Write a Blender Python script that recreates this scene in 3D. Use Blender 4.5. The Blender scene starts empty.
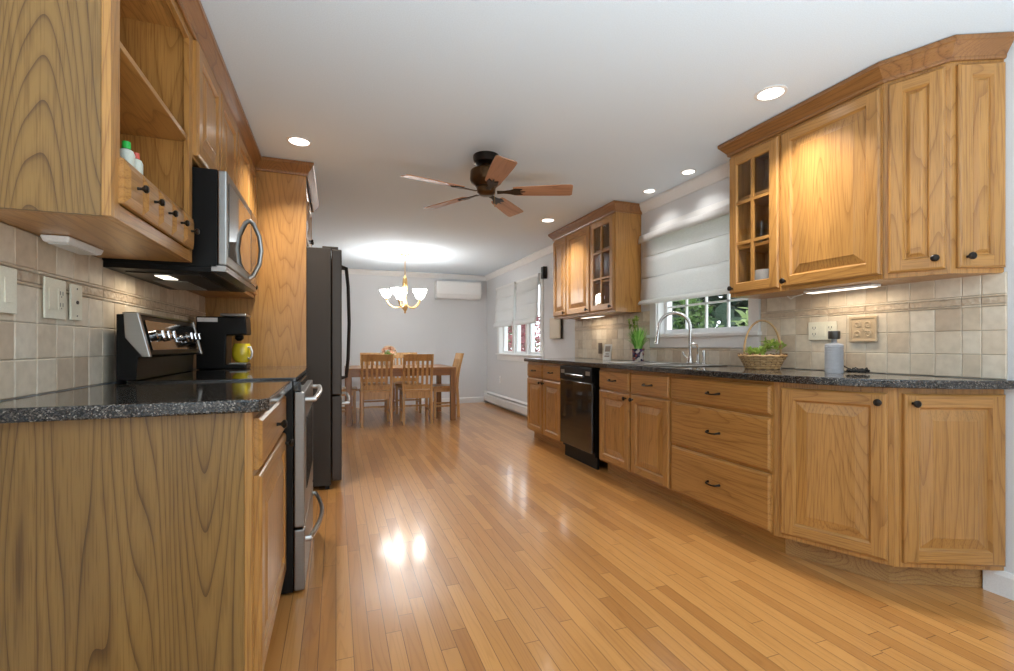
import bpy, bmesh, math, random
from mathutils import Vector, Matrix
random.seed(7)
PI = math.pi
C = bpy.context.scene.collection
SC = bpy.context.scene

# ------------------------------------------------------------------ camera
FPX, YAW, HC = 466.0, math.radians(20.15), 1.06
cd = bpy.data.cameras.new('camera'); cam = bpy.data.objects.new('camera', cd); C.objects.link(cam)
cam.location = (0, 0, HC); cam.rotation_euler = (PI/2, 0, -YAW)
cd.sensor_width = 36; cd.lens = FPX/1014*36; cd.shift_y = 10/1014; cd.clip_start = .02
SC.camera = cam
SC.view_settings.view_transform = 'Standard'; SC.view_settings.look = 'None'
SC.view_settings.exposure = 0.0; SC.view_settings.gamma = 1.0; SC.view_settings.use_curve_mapping = False
SC.cycles.use_denoising = True
SC.cycles.max_bounces = 10; SC.cycles.diffuse_bounces = 6; SC.cycles.sample_clamp_indirect = 6

# ------------------------------------------------------------------ sky
w = bpy.data.worlds.new('sky'); SC.world = w; w.use_nodes = True
bg = w.node_tree.nodes['Background']
bg.inputs[0].default_value = (.86, .93, 1, 1); bg.inputs[1].default_value = 4.6
sd = bpy.data.lights.new('sun', 'SUN'); sd.energy = 4.0; sd.angle = .03; sd.color = (1, .95, .86)
so = bpy.data.objects.new('sun', sd); C.objects.link(so); so.rotation_euler = (math.radians(-8), math.radians(-34), 0)

# ------------------------------------------------------------------ room sizes
XL, XR, YB, YF, ZC = -.83, 2.66, 8.35, -2.8, 2.36
DOWN_W, BULB_W, BAR_W = 10.0, 1.6, 1.0
# soft fill light added behind the camera, aimed up to brighten the ceiling
fl = bpy.data.lights.new('fill_light', 'AREA'); fl.shape = 'RECTANGLE'; fl.size = 2.2; fl.size_y = 1.4; fl.spread = math.radians(140); fl.energy = 112; fl.color = (.84, .95, 1)
fo = bpy.data.objects.new('fill_light', fl); C.objects.link(fo); fo.location = (.7, -.9, .2); fo.rotation_euler = (math.radians(180-3), 0, 0)

# ------------------------------------------------------------------ materials
def newmat(name):
    m = bpy.data.materials.new(name); m.use_nodes = True
    nt = m.node_tree; b = nt.nodes['Principled BSDF']
    return m, nt, b
def N(nt, t, **kw):
    n = nt.nodes.new(t)
    for k, v in kw.items():
        if isinstance(k, str) and k.startswith('i_'):
            n.inputs[int(k[2:])].default_value = v
        else: setattr(n, k, v)
    return n
def math_n(nt, op, a, b=None):
    n = nt.nodes.new('ShaderNodeMath'); n.operation = op
    for i, x in enumerate((a, b)):
        if x is None: continue
        if isinstance(x, (int, float)): n.inputs[i].default_value = x
        else: nt.links.new(x, n.inputs[i])
    return n.outputs[0]
def ramp(nt, fac, stops):
    r = nt.nodes.new('ShaderNodeValToRGB'); e = r.color_ramp.elements
    while len(e) < len(stops): e.new(.5)
    for el, (p, c) in zip(e, stops): el.position = p; el.color = (*c, 1)
    nt.links.new(fac, r.inputs[0]); return r.outputs[0]
def mixc(nt, fac, a, b, mode='MIX'):
    n = nt.nodes.new('ShaderNodeMix'); n.data_type = 'RGBA'; n.blend_type = mode
    for idx, x in ((0, fac), (6, a), (7, b)):
        if isinstance(x, (int, float)): n.inputs[idx].default_value = x
        elif isinstance(x, tuple): n.inputs[idx].default_value = (*x, 1)
        else: nt.links.new(x, n.inputs[idx])
    return n.outputs[2]
def plain(name, col, rough=.5, metal=0, bump=0, bscale=200, coat=0, spec=None, emit=None, estr=0):
    m, nt, b = newmat(name)
    b.inputs['Base Color'].default_value = (*col, 1); b.inputs['Roughness'].default_value = rough
    b.inputs['Metallic'].default_value = metal; b.inputs['Coat Weight'].default_value = coat
    if spec is not None: b.inputs['Specular IOR Level'].default_value = spec
    tc = N(nt, 'ShaderNodeTexCoord'); no = N(nt, 'ShaderNodeTexNoise'); no.inputs['Scale'].default_value = bscale
    nt.links.new(tc.outputs['Object'], no.inputs['Vector'])
    if bump:
        bp = N(nt, 'ShaderNodeBump'); bp.inputs['Strength'].default_value = bump; bp.inputs['Distance'].default_value = .002
        nt.links.new(no.outputs[0], bp.inputs['Height']); nt.links.new(bp.outputs[0], b.inputs['Normal'])
    c = ramp(nt, no.outputs[0], [(.3, tuple(x*.96 for x in col)), (.7, tuple(min(1, x*1.04) for x in col))])
    nt.links.new(c, b.inputs['Base Color'])
    if emit:
        b.inputs['Emission Color'].default_value = (*emit, 1); b.inputs['Emission Strength'].default_value = estr
    return m
def oak(name, axis, light, dark, rings=34, rough=.33, fx=3.6, fz=.36):
    m, nt, b = newmat(name)
    tc = N(nt, 'ShaderNodeTexCoord'); oi = N(nt, 'ShaderNodeObjectInfo')
    off = math_n(nt, 'MULTIPLY', oi.outputs['Random'], 37.0)
    add = N(nt, 'ShaderNodeVectorMath', operation='ADD')
    nt.links.new(tc.outputs['Object'], add.inputs[0]); nt.links.new(off, add.inputs[1])
    def mapped(across, along):
        mp = N(nt, 'ShaderNodeMapping'); s = [across]*3; s['xyz'.index(axis)] = along
        mp.inputs['Scale'].default_value = s; nt.links.new(add.outputs[0], mp.inputs[0]); return mp.outputs[0]
    n1 = N(nt, 'ShaderNodeTexNoise'); n1.inputs['Scale'].default_value = 1; n1.inputs['Detail'].default_value = 1.6; n1.inputs['Roughness'].default_value = .42
    nt.links.new(mapped(fx, fz), n1.inputs['Vector'])
    fr = math_n(nt, 'FRACT', math_n(nt, 'MULTIPLY', n1.outputs[0], rings))
    mid = tuple(a*.72+d*.28 for a, d in zip(light, dark))
    base = ramp(nt, fr, [(0, dark), (.14, mid), (.45, light), (.8, light), (1, mid)])
    n2 = N(nt, 'ShaderNodeTexNoise'); n2.inputs['Scale'].default_value = 1; n2.inputs['Detail'].default_value = 2
    nt.links.new(mapped(260, 7), n2.inputs['Vector'])
    pores = ramp(nt, n2.outputs[0], [(.3, (.62, .56, .5)), (.5, (1, 1, 1))])
    c = mixc(nt, .75, base, pores, 'MULTIPLY')
    n3 = N(nt, 'ShaderNodeTexNoise'); n3.inputs['Scale'].default_value = 1; n3.inputs['Detail'].default_value = 1
    nt.links.new(mapped(9, .8), n3.inputs['Vector'])
    c = mixc(nt, .55, c, ramp(nt, n3.outputs[0], [(.3, (.78, .74, .7)), (.7, (1.12, 1.1, 1.06))]), 'MULTIPLY')
    nt.links.new(c, b.inputs['Base Color'])
    b.inputs['Roughness'].default_value = rough; b.inputs['Coat Weight'].default_value = .25; b.inputs['Coat Roughness'].default_value = .22
    bp = N(nt, 'ShaderNodeBump'); bp.inputs['Strength'].default_value = .12; bp.inputs['Distance'].default_value = .001
    nt.links.new(n2.outputs[0], bp.inputs['Height']); nt.links.new(bp.outputs[0], b.inputs['Normal'])
    return m
OL, OD = (.47, .238, .066), (.32, .146, .037)
OAKV = oak('oak_vertical_grain', 'z', OL, OD)
OAKH = oak('oak_horizontal_grain', 'x', OL, OD)
OAKY = oak('oak_depth_grain', 'y', OL, OD)
CROWN = oak('oak_crown', 'y', (.31, .140, .043), (.19, .078, .023))
PANEL = oak('oak_veneer_panel', 'z', (.265, .148, .042), (.10, .048, .013), rings=50, fx=3.4, fz=.36)
OAKW = [OAKV, OAKH]
CHAIRW = oak('chair_wood', 'z', (.66, .37, .13), (.5, .26, .085), rings=10)
TABLEW = oak('table_wood', 'x', (.36, .165, .05), (.22, .09, .026), rings=10)
BLADE = oak('fan_blade_wood', 'x', (.52, .28, .165), (.36, .17, .095), rings=10, rough=.4)

def floor_mat():
    m, nt, b = newmat('oak_strip_floor')
    tc = N(nt, 'ShaderNodeTexCoord'); sx = N(nt, 'ShaderNodeSeparateXYZ'); nt.links.new(tc.outputs['Object'], sx.inputs[0])
    u = math_n(nt, 'DIVIDE', sx.outputs[0], .0572); row = math_n(nt, 'FLOOR', u); fu = math_n(nt, 'FRACT', u)
    wn = N(nt, 'ShaderNodeTexWhiteNoise', noise_dimensions='1D'); nt.links.new(row, wn.inputs['W'])
    v = math_n(nt, 'ADD', math_n(nt, 'DIVIDE', sx.outputs[1], .95), math_n(nt, 'MULTIPLY', wn.outputs[0], 9.0))
    pl = math_n(nt, 'FLOOR', v); fv = math_n(nt, 'FRACT', v)
    cb = N(nt, 'ShaderNodeCombineXYZ'); nt.links.new(row, cb.inputs[0]); nt.links.new(pl, cb.inputs[1])
    w2 = N(nt, 'ShaderNodeTexWhiteNoise', noise_dimensions='3D'); nt.links.new(cb.outputs[0], w2.inputs['Vector'])
    mp = N(nt, 'ShaderNodeMapping'); mp.inputs['Scale'].default_value = (14, .8, 1); nt.links.new(tc.outputs['Object'], mp.inputs[0])
    ad = N(nt, 'ShaderNodeVectorMath', operation='ADD'); nt.links.new(mp.outputs[0], ad.inputs[0])
    sc = N(nt, 'ShaderNodeVectorMath', operation='SCALE'); sc.inputs['Scale'].default_value = 50; nt.links.new(w2.outputs['Color'], sc.inputs[0]); nt.links.new(sc.outputs[0], ad.inputs[1])
    n1 = N(nt, 'ShaderNodeTexNoise'); n1.inputs['Scale'].default_value = 1; n1.inputs['Detail'].default_value = 1.5; nt.links.new(ad.outputs[0], n1.inputs['Vector'])
    fr = math_n(nt, 'FRACT', math_n(nt, 'MULTIPLY', n1.outputs[0], 12))
    plank = ramp(nt, w2.outputs['Value'], [(0, (.40, .172, .045)), (.45, (.50, .234, .066)), (1, (.57, .280, .084))])
    grain = ramp(nt, fr, [(0, (.80, .75, .70)), (.3, (1, 1, 1)), (.9, (1, 1, 1)), (1, (.86, .82, .78))])
    c = mixc(nt, .65, plank, grain, 'MULTIPLY')
    gu = math_n(nt, 'LESS_THAN', math_n(nt, 'ABSOLUTE', math_n(nt, 'SUBTRACT', fu, .5)), .478)
    gv = math_n(nt, 'LESS_THAN', math_n(nt, 'ABSOLUTE', math_n(nt, 'SUBTRACT', fv, .5)), .4985)
    g = math_n(nt, 'MULTIPLY', gu, gv)
    c = mixc(nt, g, mixc(nt, .8, c, (.10, .04, .012)), c)
    nt.links.new(c, b.inputs['Base Color'])
    b.inputs['Roughness'].default_value = .29; b.inputs['Coat Weight'].default_value = .6; b.inputs['Coat Roughness'].default_value = .12
    n4 = N(nt, 'ShaderNodeTexNoise'); n4.inputs['Scale'].default_value = 1; n4.inputs['Detail'].default_value = 1
    mp2 = N(nt, 'ShaderNodeMapping'); mp2.inputs['Scale'].default_value = (22, 5, 1); nt.links.new(tc.outputs['Object'], mp2.inputs[0]); nt.links.new(mp2.outputs[0], n4.inputs['Vector'])
    h = math_n(nt, 'ADD', math_n(nt, 'MULTIPLY', n4.outputs[0], .35), math_n(nt, 'MULTIPLY', g, .04))
    bp = N(nt, 'ShaderNodeBump'); bp.inputs['Strength'].default_value = .35; bp.inputs['Distance'].default_value = .0025
    nt.links.new(h, bp.inputs['Height']); nt.links.new(bp.outputs[0], b.inputs['Normal']); nt.links.new(bp.outputs[0], b.inputs['Coat Normal'])
    return m
def granite():
    m, nt, b = newmat('granite')
    tc = N(nt, 'ShaderNodeTexCoord')
    v = N(nt, 'ShaderNodeTexVoronoi'); v.inputs['Scale'].default_value = 330; nt.links.new(tc.outputs['Object'], v.inputs['Vector'])
    sx = N(nt, 'ShaderNodeSeparateColor'); nt.links.new(v.outputs['Color'], sx.inputs[0])
    c = ramp(nt, sx.outputs[0], [(0, (.007, .007, .007)), (.4, (.02, .019, .018)), (.62, (.055, .05, .045)), (.86, (.095, .085, .076)), (.95, (.20, .185, .165)), (1, (.30, .275, .25))])
    n = N(nt, 'ShaderNodeTexNoise'); n.inputs['Scale'].default_value = 45; nt.links.new(tc.outputs['Object'], n.inputs['Vector'])
    c = mixc(nt, .7, c, ramp(nt, n.outputs[0], [(.35, (.55, .52, .5)), (.65, (1.2, 1.15, 1.1))]), 'MULTIPLY')
    nt.links.new(c, b.inputs['Base Color']); b.inputs['Roughness'].default_value = .1; b.inputs['Coat Weight'].default_value = .3; b.inputs['Coat Roughness'].default_value = .05
    return m
def tile_mat():
    m, nt, b = newmat('travertine_tile')
    at = N(nt, 'ShaderNodeAttribute', attribute_name='tone'); tc = N(nt, 'ShaderNodeTexCoord')
    base = ramp(nt, at.outputs['Fac'], [(0, (.56, .455, .34)), (.35, (.67, .57, .435)), (.7, (.73, .64, .51)), (1, (.78, .71, .59))])
    n = N(nt, 'ShaderNodeTexNoise'); n.inputs['Scale'].default_value = 28; n.inputs['Detail'].default_value = 4; nt.links.new(tc.outputs['Object'], n.inputs['Vector'])
    c = mixc(nt, .6, base, ramp(nt, n.outputs[0], [(.3, (.82, .79, .75)), (.65, (1.05, 1.04, 1.03))]), 'MULTIPLY')
    nt.links.new(c, b.inputs['Base Color']); b.inputs['Roughness'].default_value = .5
    bp = N(nt, 'ShaderNodeBump'); bp.inputs['Strength'].default_value = .4; bp.inputs['Distance'].default_value = .002
    nt.links.new(n.outputs[0], bp.inputs['Height']); nt.links.new(bp.outputs[0], b.inputs['Normal'])
    return m
def relief_mat():
    m, nt, b = newmat('relief_border_tile')
    tc = N(nt, 'ShaderNodeTexCoord')
    v = N(nt, 'ShaderNodeTexVoronoi', feature='SMOOTH_F1'); v.inputs['Scale'].default_value = 62; nt.links.new(tc.outputs['Object'], v.inputs['Vector'])
    c = ramp(nt, v.outputs['Distance'], [(.1, (.64, .53, .40)), (.8, (.54, .43, .315))])
    nt.links.new(c, b.inputs['Base Color']); b.inputs['Roughness'].default_value = .5
    bp = N(nt, 'ShaderNodeBump'); bp.inputs['Strength'].default_value = .9; bp.inputs['Distance'].default_value = .008; bp.invert = True
    nt.links.new(v.outputs['Distance'], bp.inputs['Height']); nt.links.new(bp.outputs[0], b.inputs['Normal'])
    return m
def fabric(name, col, trans=.35):
    m, nt, b = newmat(name)
    tc = N(nt, 'ShaderNodeTexCoord'); mp = N(nt, 'ShaderNodeMapping'); mp.inputs['Scale'].default_value = (60, 60, 420); nt.links.new(tc.outputs['Object'], mp.inputs[0])
    n = N(nt, 'ShaderNodeTexNoise'); n.inputs['Scale'].default_value = 1; n.inputs['Detail'].default_value = 2; nt.links.new(mp.outputs[0], n.inputs['Vector'])
    c = ramp(nt, n.outputs[0], [(.3, tuple(x*.9 for x in col)), (.7, col)])
    nt.links.new(c, b.inputs['Base Color']); b.inputs['Roughness'].default_value = .9
    tr = N(nt, 'ShaderNodeBsdfTranslucent'); nt.links.new(c, tr.inputs[0]); mx = N(nt, 'ShaderNodeMixShader'); mx.inputs[0].default_value = trans
    nt.links.new(b.outputs[0], mx.inputs[1]); nt.links.new(tr.outputs[0], mx.inputs[2])
    nt.links.new(mx.outputs[0], nt.nodes['Material Output'].inputs[0])
    bp = N(nt, 'ShaderNodeBump'); bp.inputs['Strength'].default_value = .2; bp.inputs['Distance'].default_value = .001
    nt.links.new(n.outputs[0], bp.inputs['Height']); nt.links.new(bp.outputs[0], b.inputs['Normal'])
    return m
def glass(name, tint=(1, 1, 1), ior=1.45, refl=.08):
    m, nt, b = newmat(name)
    t = N(nt, 'ShaderNodeBsdfTransparent'); t.inputs[0].default_value = (*tint, 1)
    g = N(nt, 'ShaderNodeBsdfGlossy'); g.inputs['Roughness'].default_value = .02
    lw = N(nt, 'ShaderNodeLayerWeight'); lw.inputs[0].default_value = .5
    fac = math_n(nt, 'ADD', math_n(nt, 'MULTIPLY', math_n(nt, 'POWER', lw.outputs['Facing'], 5.0), .6), .03)
    mx = N(nt, 'ShaderNodeMixShader'); nt.links.new(fac, mx.inputs[0]); nt.links.new(t.outputs[0], mx.inputs[1]); nt.links.new(g.outputs[0], mx.inputs[2])
    nt.links.new(mx.outputs[0], nt.nodes['Material Output'].inputs[0]); return m
def brushed(name, col, rough=.3):
    m, nt, b = newmat(name)
    tc = N(nt, 'ShaderNodeTexCoord'); mp = N(nt, 'ShaderNodeMapping'); mp.inputs['Scale'].default_value = (4, 4, 500); nt.links.new(tc.outputs['Object'], mp.inputs[0])
    n = N(nt, 'ShaderNodeTexNoise'); n.inputs['Scale'].default_value = 1; nt.links.new(mp.outputs[0], n.inputs['Vector'])
    c = ramp(nt, n.outputs[0], [(.3, tuple(x*.93 for x in col)), (.7, col)]); nt.links.new(c, b.inputs['Base Color'])
    b.inputs['Metallic'].default_value = 1; b.inputs['Roughness'].default_value = rough; return m
def mosaic():
    m, nt, b = newmat('mosaic_pot')
    tc = N(nt, 'ShaderNodeTexCoord'); v = N(nt, 'ShaderNodeTexVoronoi'); v.inputs['Scale'].default_value = 55; nt.links.new(tc.outputs['Object'], v.inputs['Vector'])
    sx = N(nt, 'ShaderNodeSeparateColor'); nt.links.new(v.outputs['Color'], sx.inputs[0])
    c = ramp(nt, sx.outputs[0], [(0, (.02, .02, .05)), (.35, (.08, .05, .12)), (.5, (.35, .08, .06)), (.7, (.6, .55, .5)), (1, (.1, .12, .3))]); c.node.color_ramp.interpolation = 'CONSTANT'
    nt.links.new(c, b.inputs['Base Color']); b.inputs['Roughness'].default_value = .2; return m
def leafmat(name, a, b_, tr=.3):
    m, nt, b = newmat(name)
    at = N(nt, 'ShaderNodeAttribute', attribute_name='tone'); c = ramp(nt, at.outputs['Fac'], [(0, a), (1, b_)])
    nt.links.new(c, b.inputs['Base Color']); b.inputs['Roughness'].default_value = .5
    t = N(nt, 'ShaderNodeBsdfTranslucent'); nt.links.new(c, t.inputs[0]); mx = N(nt, 'ShaderNodeMixShader'); mx.inputs[0].default_value = tr
    nt.links.new(b.outputs[0], mx.inputs[1]); nt.links.new(t.outputs[0], mx.inputs[2]); nt.links.new(mx.outputs[0], nt.nodes['Material Output'].inputs[0]); return m

FLOOR = floor_mat(); GRAN = granite(); TILE = tile_mat(); RELIEF = relief_mat()
GROUT = plain('grout', (.50, .44, .36), .9, bump=.2)
WALL = plain('grey_wall_paint', (.69, .705, .72), .7, bump=.06, bscale=300)
CEILM = plain('ceiling_paint', (.74, .84, .93), .85, bump=.04, bscale=200)
WHITE = plain('white_trim_paint', (.80, .80, .79), .4)
VINYL = plain('white_vinyl', (.84, .85, .86), .35)
CREAM = plain('cream_plastic', (.84, .82, .68), .4)
WPLAS = plain('white_plastic', (.88, .88, .87), .35)
BRONZE = plain('dark_bronze', (.028, .022, .018), .3, .7)
BRASSD = plain('aged_bronze', (.10, .055, .025), .28, .9)
GOLD = plain('satin_gold', (.62, .40, .17), .32, 1)
STEEL = brushed('brushed_stainless', (.46, .445, .42), .32)
RSTEEL = brushed('range_stainless', (.30, .285, .265), .4)
CHROME = plain('chrome', (.75, .76, .78), .1, 1)
DSTEEL = brushed('dark_stainless', (.065, .054, .046), .38)
DSIDE = plain('charcoal_side_panel', (.042, .033, .025), .45, .0, spec=.25)
BLACK = plain('black_gloss', (.008, .008, .008), .08, coat=.5)
BLACKM = plain('black_matte', (.006, .0055, .005), .38, spec=.2)
RUBBER = plain('black_rubber', (.015, .015, .015), .7)
MWGLASS = plain('dark_door_glass', (.05, .035, .025), .06, .3, coat=1)
GLASS = glass('clear_glass')
SHADEK = fabric('kitchen_shade_linen', (.93, .93, .93), .5)
SHADED = fabric('dining_shade_linen', (.88, .88, .88), .38)
MOSAIC = mosaic()
LEAFG = leafmat('bright_leaf', (.10, .42, .04), (.5, .8, .22))
LEAFY = leafmat('lime_leaf', (.16, .30, .03), (.5, .6, .16))
def emis(name, col, s):
    m, nt, b = newmat(name); b.inputs['Base Color'].default_value = (.9, .9, .9, 1)
    tc = N(nt, 'ShaderNodeTexCoord'); n = N(nt, 'ShaderNodeTexNoise'); n.inputs['Scale'].default_value = 3; nt.links.new(tc.outputs['Object'], n.inputs['Vector'])
    nt.links.new(ramp(nt, n.outputs[0], [(0, col), (1, col)]), b.inputs['Emission Color'])
    b.inputs['Emission Strength'].default_value = s; return m
LENS = emis('lamp_lens', (1, .96, .90), 5)
BARLENS = emis('bar_lens', (1, .9, .75), 2.2)
SHADEGL = emis('frosted_lamp_glass', (1, .97, .93), 25)

# ------------------------------------------------------------------ mesh builder
class MB:
    def __init__(s): s.v = []; s.f = []; s.m = []; s.sm = []; s.t = []
    def add(s, vs, fs, mat=0, smooth=False, tone=0.):
        o = len(s.v); s.v += [tuple(v) for v in vs]
        for i, f in enumerate(fs):
            s.f.append([o+k for k in f]); s.m.append(mat[i] if isinstance(mat, list) else mat); s.sm.append(smooth); s.t.append(tone)
        return s
    def box(s, x0, x1, y0, y1, z0, z1, mat=0, tone=0., top=None):
        tx0, tx1, ty0, ty1 = top or (x0, x1, y0, y1)
        v = [(x0,y0,z0),(x1,y0,z0),(x1,y1,z0),(x0,y1,z0),(tx0,ty0,z1),(tx1,ty0,z1),(tx1,ty1,z1),(tx0,ty1,z1)]
        return s.add(v, [(0,3,2,1),(4,5,6,7),(0,1,5,4),(1,2,6,5),(2,3,7,6),(3,0,4,7)], mat, tone=tone)
    def prism(s, poly, h0, h1, axis='z', mat=0):
        def p(a, b, h): return (a, b, h) if axis == 'z' else ((a, h, b) if axis == 'y' else (h, a, b))
        n = len(poly); v = [p(a, b, h0) for a, b in poly]+[p(a, b, h1) for a, b in poly]
        return s.add(v, [tuple(range(n-1, -1, -1)), tuple(range(n, 2*n))]+[(i, (i+1) % n, n+(i+1) % n, n+i) for i in range(n)], mat)
    def lathe(s, prof, cx=0, cy=0, cz=0, seg=24, axis='z', mat=0, smooth=True, sx=1, sy=1):
        vs = []; fs = []; n = len(prof)
        for k in range(seg):
            a = 2*PI*k/seg
            for r, z in prof:
                u, v_, w_ = r*math.cos(a)*sx, r*math.sin(a)*sy, z
                vs.append((cx+u, cy+v_, cz+w_) if axis == 'z' else ((cx+u, cy+w_, cz+v_) if axis == 'y' else (cx+w_, cy+u, cz+v_)))
        for k in range(seg):
            k2 = (k+1) % seg
            for i in range(n-1): fs.append((k*n+i, k2*n+i, k2*n+i+1, k*n+i+1))
        if prof[0][0] > 1e-6: fs.append(tuple(k*n for k in range(seg-1, -1, -1)))
        if prof[-1][0] > 1e-6: fs.append(tuple(k*n+n-1 for k in range(seg)))
        return s.add(vs, fs, mat, smooth)
    def tube(s, pts, r, seg=8, mat=0, rads=None, flat=1.0):
        pts = [Vector(p) for p in pts]; n = len(pts); vs = []; fs = []
        up = None
        for i, p in enumerate(pts):
            d = (pts[min(i+1, n-1)]-pts[max(i-1, 0)]).normalized()
            if up is None:
                up = Vector((0, 0, 1)) if abs(d.z) < .9 else Vector((1, 0, 0))
            a = d.cross(up); a = a.normalized() if a.length > 1e-6 else Vector((1, 0, 0)); b = a.cross(d).normalized(); up = b
            rr = rads[i] if rads else r
            for k in range(seg):
                t = 2*PI*k/seg; vs.append(p+a*math.cos(t)*rr+b*math.sin(t)*rr*flat)
        for i in range(n-1):
            for k in range(seg): fs.append((i*seg+k, i*seg+(k+1) % seg, (i+1)*seg+(k+1) % seg, (i+1)*seg+k))
        fs += [tuple(range(seg-1, -1, -1)), tuple(range((n-1)*seg, n*seg))]
        return s.add(vs, fs, mat, True)
    def sweep(s, path, prof, side=1, mat=0):
        P = [Vector(p) for p in path]; n = len(P); k = len(prof); vs = []; fs = []
        for i in range(n):
            d0 = (P[i]-P[i-1]).normalized() if i else None; d1 = (P[i+1]-P[i]).normalized() if i < n-1 else None
            d0 = d0 or d1; d1 = d1 or d0
            n0 = Vector((d0.y, -d0.x))*side; n1 = Vector((d1.y, -d1.x))*side
            m = (n0+n1).normalized(); m = m/max(.3, m.dot(n0))
            for o, z in prof: vs.append((P[i].x+m.x*o, P[i].y+m.y*o, z))
        for i in range(n-1):
            for j in range(k): fs.append((i*k+j, i*k+(j+1) % k, (i+1)*k+(j+1) % k, (i+1)*k+j))
        fs += [tuple(range(k-1, -1, -1)), tuple(range((n-1)*k, n*k))]
        return s.add(vs, fs, mat)
    def xf(s, M):
        s.v = [tuple(M @ Vector(v)) for v in s.v]; return s
    def build(s, name, mats, parent=None, loc=(0,0,0), rz=0, bevel=0, seg=2, sharp=35, rot=None):
        me = bpy.data.meshes.new(name); me.from_pydata(s.v, [], s.f)
        mats = mats if isinstance(mats, list) else [mats]
        for m in mats: me.materials.append(m)
        me.polygons.foreach_set('material_index', s.m); me.polygons.foreach_set('use_smooth', s.sm)
        if any(s.t):
            at = me.attributes.new('tone', 'FLOAT', 'FACE'); at.data.foreach_set('value', s.t)
        b = bmesh.new(); b.from_mesh(me); bmesh.ops.recalc_face_normals(b, faces=b.faces); b.to_mesh(me); b.free()
        if any(s.sm): me.set_sharp_from_angle(angle=math.radians(sharp))
        o = bpy.data.objects.new(name, me); C.objects.link(o)
        o.location = loc; o.rotation_euler = rot or (0, 0, rz)
        if parent: o.parent = parent
        if bevel:
            md = o.modifiers.new('bevel', 'BEVEL'); md.width = bevel; md.segments = seg; md.limit_method = 'ANGLE'; md.angle_limit = math.radians(40)
        return o
def tag(o, label, cat, group=None, kind=None):
    o['label'] = label; o['category'] = cat
    if group: o['group'] = group
    if kind: o['kind'] = kind
    return o
def thing(name, label, cat, loc=(0,0,0), rz=0, group=None):
    o = bpy.data.objects.new(name, None); C.objects.link(o); o.location = loc; o.rotation_euler = (0, 0, rz); o.empty_display_size = .1
    return tag(o, label, cat, group)
def struct(o): o['kind'] = 'structure'; return o
def dup(root, loc, rz, label=None):
    r = root.copy(); C.objects.link(r); r.location = loc; r.rotation_euler = (0, 0, rz)
    if label: r['label'] = label
    for ch in list(root.children):
        c = ch.copy(); C.objects.link(c); c.parent = r
        for g in list(ch.children):
            d = g.copy(); C.objects.link(d); d.parent = c
    return r
def area(name, loc, rot, sx, sy, watts, col, parent=None, shape='RECTANGLE', spread=PI):
    l = bpy.data.lights.new(name, 'AREA'); l.shape = shape; l.size = sx; l.size_y = sy; l.energy = watts; l.color = col; l.spread = spread
    o = bpy.data.objects.new(name, l); C.objects.link(o); o.location = loc; o.rotation_euler = rot
    if parent: o.parent = parent
    return o

# ================================================================== ROOM SHELL
struct(MB().box(XL-.1, XR+.16, YF-.1, YB+.1, -.06, 0).build('floor', FLOOR))
struct(MB().box(XL-.1, XR+.16, YF-.1, YB+.1, ZC, ZC+.1).build('ceiling', CEILM))
struct(MB().box(XL-.12, XL, YF-.1, YB+.1, 0, ZC).build('wall_left', WALL))
struct(MB().box(XL, XR, YB, YB+.12, 0, ZC).build('wall_back', WALL))
# window openings on the right wall (y0, y1, z0, z1)
W1 = (2.42, 3.40, 1.15, 2.03); W2 = (5.88, 7.62, .92, 1.98)
b = MB(); T = XR+.15
for y0, y1, z0, z1 in [(YF-.1, W1[0], 0, ZC), (W1[1], W2[0], 0, ZC), (W2[1], YB+.12, 0, ZC), (W1[0], W1[1], 0, W1[2]), (W1[0], W1[1], W1[3], ZC), (W2[0], W2[1], 0, W2[2]), (W2[0], W2[1], W2[3], ZC)]:
    b.box(XR, T, y0, y1, z0, z1)
struct(b.build('wall_right', WALL))
# wall behind the camera with a wide patio opening
b = MB(); b.box(XL, .1, YF-.12, YF, 0, ZC); b.box(1.3, XR, YF-.12, YF, 0, ZC); b.box(.1, 1.3, YF-.12, YF, 2.2, ZC)
struct(b.build('wall_front', WALL))
b = MB()
for x0, x1 in ((.1, .17), (1.23, 1.3)): b.box(x0, x1, YF-.1, YF-.03, 0, 2.2)
b.box(.17, 1.23, YF-.1, YF-.03, 0, .08); b.box(.17, 1.23, YF-.1, YF-.03, 2.13, 2.2)
d1 = struct(b.build('door_1', VINYL))
MB().box(.17, 1.23, YF-.07, YF-.06, .08, 2.13).build('pane', GLASS, d1)

# crown moulding of the room (white) and baseboards
CP = [(0, ZC-.002), (0, ZC-.085), (.012, ZC-.085), (.018, ZC-.07), (.045, ZC-.035), (.06, ZC-.022), (.06, ZC-.002)]
struct(MB().sweep([(XR, 5.0), (XR, YB), (XL, YB)], CP, -1).build('trim_1', WHITE))
struct(MB().sweep([(XR, 2.36), (XR, 3.60)], CP, -1).build('trim_2', WHITE))
BP = [(0, 0), (.016, 0), (.016, .085), (.008, .105), (0, .105)]
struct(MB().sweep([(XR-.001, YB-.001), (XL, YB-.001)], BP, -1).build('baseboard_back', WHITE))
struct(MB().sweep([(XR-.001, YF+.001), (XR-.001, 1.19)], BP, -1).build('baseboard_right', WHITE))

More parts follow.
